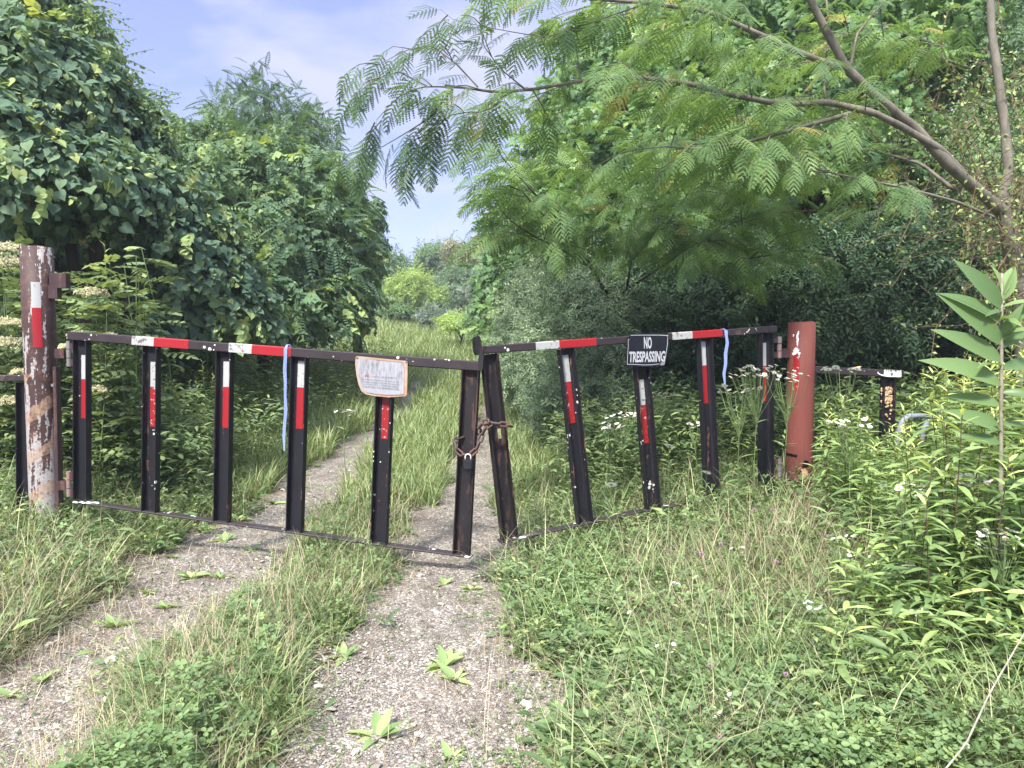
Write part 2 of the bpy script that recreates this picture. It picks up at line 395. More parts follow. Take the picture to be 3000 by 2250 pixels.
M['dry_grass'] = leafmat('dry_straw', [(0, (.15, .115, .070)), (.5, (.28, .225, .135)), (1, (.46, .39, .25))], .25, .7, .2, (1, .95, .8))
M['plantain'] = leafmat('plantain_leaf', [(0, (.10, .19, .05)), (.5, (.19, .30, .08)), (1, (.32, .40, .12))], .35, .45)
M['litter'] = leafmat('dead_leaf_litter', [(0, (.05, .035, .025)), (.5, (.13, .095, .06)), (1, (.30, .24, .16))], .1, .8, .15)
M['dead_stalk'] = plain('pale_dead_stalk', (.30, .27, .22), .8, .2)
M['green_stem'] = plain('green_stem', (.10, .15, .055), .6, .3)
M['brown_stem'] = plain('brown_stem', (.085, .06, .035), .7, .3)
M['pale_stem'] = plain('pale_purplish_stem', (.22, .20, .15), .6, .3)
M['petal'] = plain('white_petal', (.74, .74, .72), .6, .2, .08, 20, trans=.25)
M['centre'] = plain('yellow_centre', (.60, .42, .04), .7, .2)
M['pink'] = plain('pink_clover_head', (.40, .24, .34), .8, .2)
M['elder_bloom'] = plain('cream_elder_bloom', (.58, .54, .34), .8, .2, .2, 60)

def ground_mat():
    n = NT('soil_and_litter'); co = n.coord()
    a = n.mix(n.noise(co, 1.3, 6), (.060, .062, .030), (.040, .058, .022))
    b = n.mix(n.ramp(n.noise(co, 40, 6, .7), [(.4, 0.0), (.62, 1.0)]), a, (.17, .125, .08))
    return n.finish(b, .95, .1, normal=n.bump(n.noise(co, 30, 6, .7), .8, .03))
def gravel_mat():
    n = NT('pale_gravel'); co = n.coord()
    wv = n.math('MULTIPLY', n.noise(co, 12, 3), 1.0)
    d1 = n.voro(co, 62); k1 = n.voro(co, 62, 'Color'); d2 = n.voro(co, 150); k2 = n.voro(co, 150, 'Color')
    s1 = n.n('ShaderNodeSeparateColor'); n.put(s1.inputs[0], k1); s2 = n.n('ShaderNodeSeparateColor'); n.put(s2.inputs[0], k2)
    c1 = n.ramp(s1.outputs[0], [(0, (.20, .18, .16)), (.35, (.34, .31, .275)), (.7, (.43, .40, .36)), (1, (.56, .54, .50))])
    c2 = n.ramp(s2.outputs[1], [(0, (.17, .15, .125)), (.5, (.33, .30, .26)), (1, (.50, .475, .43))])
    sel = n.ramp(n.noise(co, 9, 4, .6), [(.42, 0.0), (.56, 1.0)])
    c = n.mix(sel, c1, c2)
    dk = n.ramp(n.mix(sel, d1, d2), [(.38, 0.0), (.66, 1.0)])
    c = n.mix(1.0, n.mix(n.math('MULTIPLY', dk, .75), c, (.10, .078, .065)), (.88, .87, .86), 'MULTIPLY')
    soil = n.ramp(n.noise(co, 2.1, 6, .62), [(.50, 0.0), (.68, 1.0)])
    c = n.mix(n.math('MULTIPLY', soil, .55), c, n.mix(n.noise(co, 80, 4, .7), (.10, .075, .06), (.27, .215, .17)))
    h = n.math('SUBTRACT', 1.0, n.mix(sel, d1, d2))
    return n.finish(c, .9, .25, normal=n.bump(h, .9, .012))
M['ground'] = ground_mat(); M['gravel'] = gravel_mat()
def pebmat():
    n = NT('pebble_stone'); a = n.attr()
    c = n.ramp(a, [(0, (.12, .105, .09)), (.3, (.26, .235, .205)), (.7, (.38, .35, .315)), (.93, (.50, .48, .44)), (1, (.62, .61, .58))])
    c = n.mix(n.math('MULTIPLY', n.noise(n.coord(), 120, 3), .35), c, (.2, .17, .15))
    return n.finish(c, .85, .3)
M['pebble'] = pebmat()

# ------------------------------------------------------------------ setting: ground and wheel tracks
def grid_mesh(name, xs, ys, zf, mat, keep=None):
    X, Y = np.meshgrid(xs, ys); Z = zf(X, Y); nx, ny = len(xs), len(ys)
    V = np.stack([X, Y, Z], -1).reshape(-1, 3)
    i, j = np.meshgrid(np.arange(nx-1), np.arange(ny-1)); a = (j*nx+i).ravel()
    Q = np.stack([a, a+1, a+nx+1, a+nx], -1)
    if keep is not None:
        c = V[Q].mean(1); Q = Q[keep(c[:, 0], c[:, 1])]
        used, inv = np.unique(Q.ravel(), return_inverse=True); V = V[used]; Q = inv.reshape(-1, 4)
    m = MB(); m.raw(V, None, Q); return m.build(name, mat, smooth=True)
def spaced(a, b, d0, g):
    out = [a]; d = d0
    while out[-1] < b: out.append(out[-1]+d); d *= g
    return np.array(out)
ysr = np.concatenate([np.arange(-4, 12, .12), spaced(12, 200, .15, 1.06)])
xr = np.arange(-6, 6, .12); xo = spaced(6, 110, .2, 1.15)
xsr = np.concatenate([-xo[::-1], xr[1:-1], xo])
g_ = grid_mesh('ground', xsr, ysr, gh, M['ground']); tag(g_, kind='structure')
def edge_noise(x, y):
    return .13*np.sin(y*2.3+x*1.3+np.sign(x-xc(y)))+.09*np.sin(y*6.1+1.1+x*2)+.05*np.sin(y*17.1+x*9)+.05*np.sin(x*23+y*5)
def tracku(x, y):
    """signed distance into bare gravel (positive = bare)"""
    u = x-xc(y); e = edge_noise(x, y)
    hw = np.interp(y, [0, 5, 9, 14, 20, 40], [.46, .42, .34, .28, .22, .15])+.10*(u > .83)*np.clip((4.4-y), 0, 1)
    return np.maximum(hw-np.abs(u-.83), hw+.02-np.abs(u+.83)) + e*.8
for side in (-1, 1):
    ys_ = np.concatenate([np.arange(-1, 9, .05), np.arange(9, 30, .12)])
    hw = np.interp(ys_, [0, 5, 9, 14, 20, 40], [.60, .56, .48, .38, .30, .2])
    jag = lambda s_: .09*np.sin(ys_*2.1+s_)+.06*np.sin(ys_*5.3+s_*2)+.05*np.sin(ys_*13.7+s_*3)+.035*np.sin(ys_*31+s_*5)
    tt = np.linspace(0, 1, 24)[None]; L0 = (side*.83-hw+jag(side))[:, None]; R0 = (side*.83+hw+jag(side+4))[:, None]
    if side > 0: R0 = R0+np.interp(ys_, [-1, 3.6, 5], [.5, .35, 0])[:, None]
    U = L0+(R0-L0)*tt; Y = np.repeat(ys_[:, None], 24, 1); Xw = U+xc(Y); nx, ny = 24, len(ys_)
    V = np.stack([Xw, Y, gh(Xw, Y)+.005+.012*np.sin(np.pi*np.clip(tt, 0, 1))**.5], -1).reshape(-1, 3)
    i, j = np.meshgrid(np.arange(nx-1), np.arange(ny-1)); a = (j*nx+i).ravel(); Q = np.stack([a, a+1, a+nx+1, a+nx], -1)
    m = MB(); m.raw(V, None, Q); tag(m.build('gravel_track', M['gravel'], smooth=True), kind='structure')

# ------------------------------------------------------------------ gate and posts
def arr(*a): return np.array(a, float)
def beam_frame(T, B, D):
    """frame of an upright: u along the leaf, w towards the viewer, v up"""
    v = nrm(T-B); u = nrm(D-v*np.dot(D, v)); w = np.cross(u, v)
    if w[1] > 0: w = -w
    return u, w, v
A_, D_, T_ = .0575, .055, .007
SEC = [(-A_, 0), (-A_, D_), (-A_+T_, D_), (-A_+T_+.002, .028), (-A_+T_+.008, .014), (-A_+T_+.018, T_), (A_-T_-.018, T_), (A_-T_-.008, .014), (A_-T_-.002, .028), (A_-T_, D_), (A_, D_), (A_, 0)]
def upright(T, B, D, parent, loc, mat, tapes=(), slot=None, label=None, sc=1.0):
    u, w, v = beam_frame(T, B, D); L = np.linalg.norm(T-B); o = B-w*D_
    m = MB(); sec = [(a*sc, b) for a, b in SEC]
    if slot is None: m.extrude(sec, o, u, w, v, 0, L)
    else:
        s0, s1, z0, z1 = slot
        m.extrude([p for p in sec if p[0] < 0][:6]+[(s0, T_), (s0, 0)], o, u, w, v, 0, L)
        m.extrude([(s1, 0), (s1, T_)]+[p for p in sec if p[0] > 0], o, u, w, v, 0, L)
        m.extrude([(s0, 0), (s0, T_), (s1, T_), (s1, 0)], o, u, w, v, 0, z0)
        m.extrude([(s0, 0), (s0, T_), (s1, T_), (s1, 0)], o, u, w, v, z1, L)
    ob = m.build('upright', mat, parent, loc)
    if label: ob['label'] = label
    for (f0, f1, kind, du) in tapes:
        t = MB(); z0, z1 = L*(1-f1), L*(1-f0); h = .0245
        zz = np.linspace(z0, z1, 12); jl = rng.normal(0, .0006, 12); jr = rng.normal(0, .0006, 12)
        fr = [o+u*(du-h+jl[i])+w*(T_+.0016)+v*zz[i] for i in range(12)]+[o+u*(du+h+jr[i])+w*(T_+.0016)+v*zz[i] for i in range(12)]
        bk = [p-w*.0012 for p in fr]
        V = np.array(fr+bk); Q = []
        for i in range(11): Q += [[i, i+1, 13+i, 12+i], [24+i, 36+i, 37+i, 25+i], [i, 24+i, 25+i, i+1], [12+i, 13+i, 37+i, 36+i]]
        Q += [[0, 12, 36, 24], [11, 35, 47, 23]]
        t.raw(V, None, Q)
        t.build('white_tape' if kind.startswith('w') else 'red_tape', M[{'w': 'tape_white', 'ww': 'tape_white_worn', 'r': 'tape_red', 'rw': 'tape_red_worn'}[kind]], ob, loc)
    return ob
def barsec(h, d, b=.006):
    return [(-h+b, 0), (h-b, 0), (h, -b), (h, -d+b), (h-b, -d), (-h+b, -d), (-h, -d+b), (-h, -b)]
def rail(A, B, h, d, parent, loc, mat, name, tapes=()):
    """bar whose front face centre line runs A to B"""
    x = nrm(B-A); fw = nrm(np.cross(x, arr(0, 0, 1))); fw = fw if fw[1] < 0 else -fw; up = np.cross(fw, x); up = up if up[2] > 0 else -up
    L = np.linalg.norm(B-A); m = MB()
    # slight waviness along the bar
    n = 14; sec = np.array(barsec(h/2, d)); k = len(sec); V = []
    for i in range(n):
        c = A+x*L*i/(n-1)+up*math.sin(i*1.1)*.0012
        V.append(c+sec[:, :1]*up+sec[:, 1:]*fw)
    V = np.concatenate(V)
    m.raw(V, None, [[i*k+j, i*k+(j+1) % k, (i+1)*k+(j+1) % k, (i+1)*k+j] for i in range(n-1) for j in range(k)])
    m.ng = [[j for j in range(k)][::-1], [(n-1)*k+j for j in range(k)]]
    ob = m.build(name, mat, parent, loc)
    for (s0, s1, kind) in tapes:
        t = MB(); e = .0022; sec2 = [(-h/2+.002, e), (h/2-.004, e), (h/2+e, -.004), (h/2+e, -d+.008), (h/2-.002, -d+.008), (h/2-.003, -.003), (-h/2+.002, -.001)]
        t.extrude(sec2, A+x*s0, up, fw, x, 0, s1-s0)
        t.build('white_tape' if kind.startswith('w') else 'red_tape', M[{'w': 'tape_white', 'ww': 'tape_white_worn', 'r': 'tape_red', 'rw': 'tape_red_worn'}[kind]], ob, loc)
    return ob
def latch_plate(pts_px, p0, D, parent, loc, th, back):
    pts = [on_plane(a, b, p0, D) for a, b in pts_px]
    n = nrm(arr(D[1], -D[0], 0)); n = n if n[1] < 0 else -n
    m = MB(); k = len(pts); V = np.array([p+n*th for p in pts]+[p-n*back for p in pts])
    m.raw(V, None, [[i, (i+1) % k, k+(i+1) % k, k+i] for i in range(k)]); m.ng = [[i for i in range(k)], [k+i for i in range(k)][::-1]]
    return m.build('latch_plate', M['rusty_steel'], parent, loc)

# left leaf
HL = P(197, 983, 5.45); LL = P(1402, 1074, 4.84); HL0 = HL.copy(); DL = nrm(arr(LL[0]-HL[0], LL[1]-HL[1], 0))
lp = lambda a, b: on_plane(a, b, HL0, DL)
baseL = arr(HL[0], HL[1], float(gh(HL[0], HL[1])))
gateL = thing('gate_leaf', 'long left gate leaf of black steel uprights, hinged on the peeling maroon post', 'gate', baseL)
def rs(px, a0, a1, fn):  # distance along a rail of a pixel column
    p = fn(px, a0[1]+(a1[1]-a0[1])*(px-a0[0])/(a1[0]-a0[0])); return float(np.linalg.norm(p-fn(*a0)))
rA, rB = (197, 983), (1402, 1074)
rail(lp(*rA), lp(*rB), .064, .062, gateL, baseL, M['rail_steel'], 'top_rail',
     [(rs(386, rA, rB, lp), rs(451, rA, rB, lp)-.001, 'ww'), (rs(451, rA, rB, lp), rs(552, rA, rB, lp), 'r'), (rs(670, rA, rB, lp), rs(738, rA, rB, lp)-.001, 'ww'), (rs(738, rA, rB, lp), rs(852, rA, rB, lp), 'r')])
rail(lp(212, 1472), lp(1378, 1635), .014, .085, gateL, baseL, M['lower_rail'], 'bottom_rail')
UL = [((232, 995), (232, 1466), [(.095, .245, 'w'), (.246, .49, 'r')], 'black_steel', 0),
      ((437, 1011), (433, 1500), [(.10, .25, 'ww'), (.251, .49, 'rw')], 'black_steel_spotty', 0),
      ((653, 1028), (644, 1530), [(.062, .21, 'w'), (.211, .45, 'r')], 'black_steel', 0),
      ((873, 1047), (858, 1558), [(.02, .172, 'w'), (.173, .41, 'r')], 'black_steel', 0),
      ((1127, 1066), (1106, 1592), [(.03, .17, 'w'), (.171, .42, 'rw')], 'black_steel_spotty', 0),
      ((1377, 1086), (1349, 1626), [], 'rusty_steel', 0)]
for T, B, tp, mt, _ in UL:
    upright(lp(*T), lp(*B), DL, gateL, baseL, M[mt], [(a, b, k, .001) for a, b, k in tp])
latch_plate([(1401, 1086), (1401, 1056), (1403, 1040), (1408, 1030), (1413, 1028), (1416, 1034), (1417, 1050), (1415, 1080), (1411, 1086)], HL0, DL, gateL, baseL, .006, .03)
# upper and lower hinge of the left leaf
pipeL = P(128, 1100, 5.62); pipeL[2] = float(gh(pipeL[0], pipeL[1]))-.05
def hinge(px, y0, y1, p0, D, parent, loc, side):
    m = MB(); a = on_plane(px, y0, p0, D); b = on_plane(px, y1, p0, D); n = 3; L = (a[2]-b[2])/n
    for i in range(n):
        z1_ = a[2]-i*L; m.tube([arr(a[0], a[1]+.03, z1_-.002), arr(a[0], a[1]+.03, z1_-L+.004)], .017, 12)
    o = m.build('hinge', M['hinge'], parent, loc, smooth=False)
    for i in (0, 2):
        t = MB(); t.box(arr(a[0]+side*.035, a[1]+.03, a[2]-(i+.5)*L), .028, .006, L*.40); t.build('hinge_strap', M['bracket'], o, loc)
    return o
hinge(194, 998, 1075, HL0, DL, gateL, baseL, 1)
hinge(194, 1382, 1458, HL0, DL, gateL, baseL, 1)

# right leaf
HR = P(2276, 964, 5.80); LR = P(1411, 1026, 4.86); DR = nrm(arr(HR[0]-LR[0], HR[1]-LR[1], 0)); LR0 = LR.copy()
rp = lambda a, b: on_plane(a, b, LR0, DR)
baseR = arr(HR[0], HR[1], float(gh(HR[0], HR[1])))
gateR = thing('gate_leaf', 'shorter right gate leaf with splayed black uprights, hinged on the red oxide post', 'gate', baseR)
rA, rB = (1411, 1026), (2276, 964)
rail(rp(*rA), rp(*rB), .053, .062, gateR, baseR, M['rail_steel'], 'top_rail',
     [(rs(1570, rA, rB, rp), rs(1639, rA, rB, rp)-.001, 'ww'), (rs(1639, rA, rB, rp), rs(1747, rA, rB, rp), 'r'), (rs(1970, rA, rB, rp), rs(2029, rA, rB, rp)-.001, 'ww'), (rs(2029, rA, rB, rp), rs(2117, rA, rB, rp), 'r')])
rail(rp(1470, 1590), rp(1905, 1495), .014, .085, gateR, baseR, M['lower_rail'], 'bottom_rail')
rail(rp(1907, 1494), rp(2280, 1432), .014, .085, gateR, baseR, M['lower_rail'], 'bottom_rail')
UR = [((1437, 1038), (1497, 1583), [], 'rusty_steel'),
      ((1663, 1022), (1718, 1532), [(.035, .187, 'ww'), (.188, .425, 'rw')], 'black_steel_spotty'),
      ((1880, 1005), (1918, 1487), [(.22, .375, 'ww'), (.376, .61, 'rw')], 'black_steel_spotty'),
      ((2070, 991), (2092, 1456), [(.02, .17, 'w'), (.171, .41, 'r')], 'black_steel'),
      ((2250, 976), (2252, 1432), [(.06, .21, 'w'), (.211, .44, 'r')], 'black_steel')]
for q, (T, B, tp, mt) in enumerate(UR):
    T3, B3 = rp(*T), rp(*B); L = float(np.linalg.norm(T3-B3))
    upright(T3, B3, DR, gateR, baseR, M[mt], [(a, b, k, -.002) for a, b, k in tp], slot=(.008, .034, L*(1-.455), L*(1-.40)) if q == 0 else None)
latch_plate([(1397, 1040), (1393, 1030), (1391, 1000), (1394, 987), (1400, 983), (1407, 988), (1410, 1002), (1411, 1020), (1410, 1038)], LR0, DR, gateR, baseR, .004, .05)
latch_plate([(1411, 1015), (1411, 1037), (1424, 1036), (1424, 1014)], LR0, DR, gateR, baseR, .003, .064)
hinge(2288, 985, 1050, LR0, DR, gateR, baseR, -1)
hinge(2288, 1345, 1400, LR0, DR, gateR, baseR, -1)

def lathe(m, c, rad_z, sides=40, jitter=None):
    V = []; n = len(rad_z); th = np.arange(sides)*2*PI/sides
    for r, z in rad_z:
        V.append(np.stack([c[0]+r*np.cos(th), c[1]+r*np.sin(th), np.full(sides, z)], -1))
    V = np.concatenate(V)
    Q = [[i*sides+j, i*sides+(j+1) % sides, (i+1)*sides+(j+1) % sides, (i+1)*sides+j] for i in range(n-1) for j in range(sides)]
    m.raw(V, None, Q)
def pipe_post(name, label, c, lean, ztop, r, mat):
    root = thing(name, label, 'post', c)
    m = MB(); H = ztop-c[2]; m2 = [(r, -.15), (r, H*.3), (r, H*.7), (r, H), (r-.006, H+.001), (r-.008, H-.02), (r-.008, H-.30), (.001, H-.30)]
    lathe(m, (0, 0), m2)
    V = m.V[0]; V[:, 0] += (V[:, 2]/H)*lean
    V[:, 2] += np.where(V[:, 2] > H-.03, .002*np.sin(V[:, 0]*40)+.0015*np.sin(V[:, 1]*50), 0)
    b = m.build('pipe', mat, root); b.location = (0, 0, 0)
    for p in b.data.polygons: p.use_smooth = True
    bpy.context.view_layer.update()
    return root, b
# left pipe
topL = P(122, 726, 5.62)[2]
postL, pipL = pipe_post('pipe_post', 'thick round gate post with peeling maroon and white paint, left of the long gate leaf', pipeL, -.035, topL, .1105, M['left_pipe'])
def curved_tape(parent, r, ang0, ang1, z0, z1, lean_at, name, mat, ragged=0, eps=.0016):
    m = MB(); n, k = 10, 9; V = []
    for i in range(n):
        z = z0+(z1-z0)*i/(n-1)
        for j in range(k):
            a = ang0+(ang1-ang0)*j/(k-1); V.append([math.sin(a)*(r+eps)+lean_at(z), -math.cos(a)*(r+eps), z])
    Q = [[i*k+j, i*k+j+1, (i+1)*k+j+1, (i+1)*k+j] for i in range(n-1) for j in range(k-1)]
    m.raw(V, None, Q); return m.build(name, mat, parent)
HLp = topL-pipeL[2]
zz = lambda py, y, base: P(1500, py, y)[2]-base
leanL = lambda z: -.035*z/HLp
# angles seen from the camera: the view ray comes from the right, so the tape sits slightly left of the facing line
fa = math.atan2(-pipeL[0], pipeL[1])
def ang_of(px, c, y):   # angle on the pipe for a pixel column
    xx = P(px, 1100, c[1])[0]; base_dir = fa if c[0] < 0 else math.atan2(-c[0], c[1])
    off = (xx-c[0])*math.cos(math.atan2(abs(c[0]), c[1]))
    return base_dir+math.asin(max(-.99, min(.99, off/.1105)))
cL = arr(P(128, 1100, 5.62)[0]-.022, 5.62)
a0, a1 = ang_of(100, cL, 5.6), ang_of(127, cL, 5.6)
curved_tape(pipL, .1105, a0, a1, zz(902, 5.52, pipeL[2])+.001, zz(826, 5.52, pipeL[2]), leanL, 'white_tape', M['tape_white'])
curved_tape(pipL, .1105, a0, a1, zz(1018, 5.52, pipeL[2]), zz(902, 5.52, pipeL[2]), leanL, 'red_tape', M['tape_red'])
m = MB(); br = P(190, 830, 5.6)
m.box(arr(.115+.035, -.02, zz(822, 5.58, pipeL[2])), .062, .030, .055); m.box(arr(.115-.005, -.02, zz(855, 5.58, pipeL[2])), .035, .028, .05)
m.build('bracket', M['bracket'], postL)
m = MB(); m.box(arr(.118, -.03, .62), .012, .03, .66); m.build('side_strip', M['bracket'], postL)
m = MB()
for zc in (zz(1036, 5.6, pipeL[2]), zz(1420, 5.6, pipeL[2])): m = MB(); m.box(arr(.158, -.05, zc), .035, .012, .035); m.build('hinge_arm', M['bracket'], postL)
m = MB(); m.tube([arr(.128, -.085, zz(1128, 5.55, pipeL[2])), arr(.128, -.105, zz(1128, 5.55, pipeL[2]))], .012, 8); m.build('bolt', M['bolt'], postL)

# right pipe with its rust slot and hole
pipeR = P(2343, 1100, 6.15); pipeR[2] = float(gh(pipeR[0], pipeR[1]))-.05
topR = P(2345, 945, 6.15)[2]
postR, pipR = pipe_post('pipe_post', 'round gate post in dull red oxide paint with a rusted slot near its foot', pipeR, .012, topR, .109, M['right_pipe'])
leanR = lambda z: .012*z/(topR-pipeR[2])
cR = arr(pipeR[0], pipeR[1])
def angR(px):
    off = (P(px, 1100, 6.15)[0]-pipeR[0]-.006)*math.cos(math.atan2(pipeR[0], pipeR[1])); return math.atan2(-pipeR[0], pipeR[1])+math.asin(max(-.99, min(.99, off/.109)))
zR = lambda py: zz(py, 6.05, pipeR[2])
curved_tape(pipR, .109, angR(2322), angR(2341), zR(1146), zR(1040), leanR, 'red_tape', M['tape_red_worn'])
def patch(parent, cx_, cz, w, h, name, mat, seed, eps=.0018, n=22):
    r_ = np.random.default_rng(seed); V = [[math.sin(cx_)*(.109+eps)+leanR(cz), -math.cos(cx_)*(.109+eps), cz]]
    for i in range(n):
        t = 2*PI*i/n; q = 1+r_.uniform(-.35, .25)
        a = cx_+math.cos(t)*w*q/.109; z = cz+math.sin(t)*h*q
        V.append([math.sin(a)*(.109+eps)+leanR(z), -math.cos(a)*(.109+eps), z])
    m = MB(); m.raw(V, [[0, 1+i, 1+(i+1) % n] for i in range(n)]); return m.build(name, mat, parent)
for k, (px, py, w, h) in enumerate([(2334, 995, .010, .055), (2330, 1028, .024, .028), (2322, 982, .008, .012), (2336, 975, .006, .02), (2324, 1036, .016, .012), (2340, 1035, .008, .012)]):
    patch(pipR, angR(px), zR(py), w, h, 'white_paint_patch', M['white_paint'], k)
sl_ = MB(); aa = np.linspace(angR(2308), angR(2340), 8); zc = zR(1334)
V = [[math.sin(a)*.1115+leanR(zc), -math.cos(a)*.1115, zc+.012-.008*i/7+.003*math.sin(i*2)] for i, a in enumerate(aa)]+[[math.sin(a)*.1115+leanR(zc), -math.cos(a)*.1115, zc-.010-.008*i/7+.002*math.sin(i*3)] for i, a in enumerate(aa)]
sl_.raw(V, None, [[i, i+1, 9+i, 8+i] for i in range(7)]); sl_.build('rusted_slot', M['dark_hole'], pipR)
patch(pipR, angR(2365), zR(1360), .035, .028, 'rusted_hole', M['dark_hole'], 9, .002)
patch(pipR, angR(2362), zR(1385), .03, .04, 'bare_fill', M['mud'], 12, .0026)
m = MB()
for py in (1035, 1390): m = MB(); m.box(arr(-.14, -.03, zR(py)), .04, .012, .035); m.build('hinge_arm', M['bracket'], postR)

# short fence wings either side
wl0, wl1 = P(-260, 1108, 5.75), P(86, 1108, 5.6)
DWL = nrm(arr(wl1[0]-wl0[0], wl1[1]-wl0[1], 0)); bW = arr(wl1[0], wl1[1], float(gh(wl1[0], wl1[1])))
wingL = thing('fence_rail', 'short black steel fence rail on one upright, left of the peeling maroon post', 'fence', bW)
rail(wl0, wl1, .05, .06, wingL, bW, M['rail_steel'], 'top_rail')
wlp = lambda a, b: on_plane(a, b, wl0, DWL)
upright(wlp(64, 1122), wlp(66, 1520), DWL, wingL, bW, M['black_steel'])
wr0, wr1 = P(2380, 1083, 6.2), P(2648, 1096, 6.4); DWR = nrm(arr(wr1[0]-wr0[0], wr1[1]-wr0[1], 0)); bR = arr(wr0[0], wr0[1], float(gh(wr0[0], wr0[1])))
wingR = thing('fence_rail', 'short black steel fence rail right of the red oxide post, its upright caked with mud', 'fence', bR)
rail(wr0, wr1, .062, .06, wingR, bR, M['rail_steel'], 'top_rail')
wrp = lambda a, b: on_plane(a, b, wr0, DWR)
upw = upright(wrp(2609, 1110), wrp(2600, 1440), DWR, wingR, bR, M['black_steel'])
m = MB(); u, w, v = beam_frame(wrp(2609, 1110), wrp(2600, 1440), DWR)
for k in range(110):
    c = wrp(2604+rng.uniform(-13, 17), 1135+abs(rng.normal(0, 34))); r_ = rng.uniform(.006, .013)
    th = rng.uniform(0, 2*PI, 1)[0]; rr_ = [(r_*math.sin(t)+.0005, r_*math.cos(t)) for t in np.linspace(.05, PI-.05, 5)]
    q = MB(); lathe(q, (0, 0), rr_, 7); m.raw(q.V[0]+c-w*.035, None, q.Q[0])
m.build('mud_nest', M['mud'], wingR, bR)
# torn white label with a bolt
lab = thing('torn_label', 'torn scrap of white printed sign bolted to the rail end right of the red post', 'sign', bR)
pl = [(2572, 1092), (2582, 1097), (2589, 1098), (2590, 1083), (2640, 1085), (2640, 1105), (2600, 1104), (2584, 1101), (2573, 1096)]
m = MB(); n_ = nrm(arr(DWR[1], -DWR[0], 0)); n_ = n_ if n_[1] < 0 else -n_
pp = [wrp(*q)+n_*.004 for q in pl]; k = len(pp); m.raw(np.array(pp+[p-n_*.003 for p in pp]), None, [[i, (i+1) % k, k+(i+1) % k, k+i] for i in range(k)]); m.ng = [[i for i in range(k)], [k+i for i in range(k)][::-1]]
m.build('sheet', M['paper'], lab, bR)
m = MB(); c = wrp(2611, 1095); m.tube([c+n_*.003, c+n_*.010], .012, 6); m.build('bolt', M['bolt'], lab, bR)

# ------------------------------------------------------------------ lettering
def text_geo(body, bold=0.0, shear=0.0, space=1.0):
    cu = bpy.data.curves.new('t', 'FONT'); cu.body = body; cu.size = 1; cu.offset = bold; cu.shear = shear; cu.space_character = space; cu.resolution_u = 3
    ob = bpy.data.objects.new('t', cu); COL.objects.link(ob); dg = bpy.context.evaluated_depsgraph_get()
    me = bpy.data.meshes.new_from_object(ob.evaluated_get(dg))
    V = np.array([v.co[:] for v in me.vertices]).reshape(-1, 3); Fc = [list(p.vertices) for p in me.polygons]
    bpy.data.objects.remove(ob); bpy.data.curves.remove(cu); bpy.data.meshes.remove(me)
    lo, hi = V.min(0), V.max(0); V[:, :2] = (V[:, :2]-lo[:2])/(hi[:2]-lo[:2]); return V[:, :2], Fc
def text_on(m, body, u0, u1, v0, v1, fn, bold=0, shear=0, space=1, keep=None):
    V, Fc = text_geo(body, bold, shear, space)
    pts = np.array([fn(u0+(u1-u0)*a, v0+(v1-v0)*b) for a, b in V]); T = [f for f in Fc if len(f) == 3]; Q = [f for f in Fc if len(f) == 4]
    base = m.n; m.raw(pts, T, Q); m.ng = getattr(m, 'ng', [])+[[base+i for i in f] for f in Fc if len(f) > 4]
nL = nrm(arr(DL[1], -DL[0], 0)); nL = nL if nL[1] < 0 else -nL
nR = nrm(arr(DR[1], -DR[0], 0)); nR = nR if nR[1] < 0 else -nR
upz = arr(0, 0, 1)

# letters of the scrap: the cut-off lower half of a line of print
m = MB()
for i, (a, b) in enumerate([(2594, 2597), (2600, 2602), (2603, 2605), (2607, 2613), (2616, 2618), (2620, 2626), (2629, 2631), (2634, 2636)]):
    p = [wrp(a, 1084.5)+n_*.0052, wrp(b, 1084.5)+n_*.0052, wrp(b, 1087.5+(i % 2))+n_*.0052, wrp(a, 1087.5+(i % 2))+n_*.0052]; m.raw(p, None, [[0, 1, 2, 3]])
m.build('lettering', M['ink'], lab, bR)

def sheet(m, outline, fn, cu, cv, rings=5, tone=.5, off=0.0):
    """curved sheet filling an outline given in (u,v) by rings round a centre"""
    k = len(outline); V = [fn(cu, cv, off)]
    for r in range(1, rings+1):
        for a, b in outline: V.append(fn(cu+(a-cu)*r/rings, cv+(b-cv)*r/rings, off))
    T = [[0, 1+i, 1+(i+1) % k] for i in range(k)]
    Q = [[1+(r-1)*k+i, 1+r*k+i, 1+r*k+(i+1) % k, 1+(r-1)*k+(i+1) % k] for r in range(1, rings) for i in range(k)]
    m.raw(V, T, Q, tone)
def densify(pl, n=3):
    o = []
    for i in range(len(pl)):
        a, b = np.array(pl[i], float), np.array(pl[(i+1) % len(pl)], float)
        for j in range(n): o.append(tuple(a+(b-a)*j/n))
    return o
# white PRIVATE PROPERTY sign : works in pixel-like sheet coordinates laid on the leaf plane, pushed towards the viewer
def wfn(a, b, off=0.0):
    bend = .018*((a-1120)/80.0)**2*min(1.0, max(0.0, (b-1060)/80.0))
    return lp(a, b)+nL*(.014+off+bend)
signW = thing('private_property_sign', 'faded white private property sign with yellowed rim on the left gate leaf', 'sign', lp(1120, 1160))
lw = lp(1120, 1160)
outW = densify([(1044, 1046), (1048, 1043), (1120, 1050), (1190, 1057), (1196, 1061), (1197, 1100), (1197, 1155), (1191, 1160), (1165, 1162), (1141, 1164), (1100, 1160), (1075, 1155), (1062, 1145), (1054, 1125), (1047, 1095), (1043, 1065)], 2)
inW = densify([(1052, 1051), (1060, 1051), (1120, 1057), (1184, 1063), (1187, 1085), (1187, 1154), (1160, 1156), (1135, 1156), (1100, 1153), (1076, 1148), (1066, 1140), (1059, 1118), (1052, 1090), (1050, 1070)], 2)
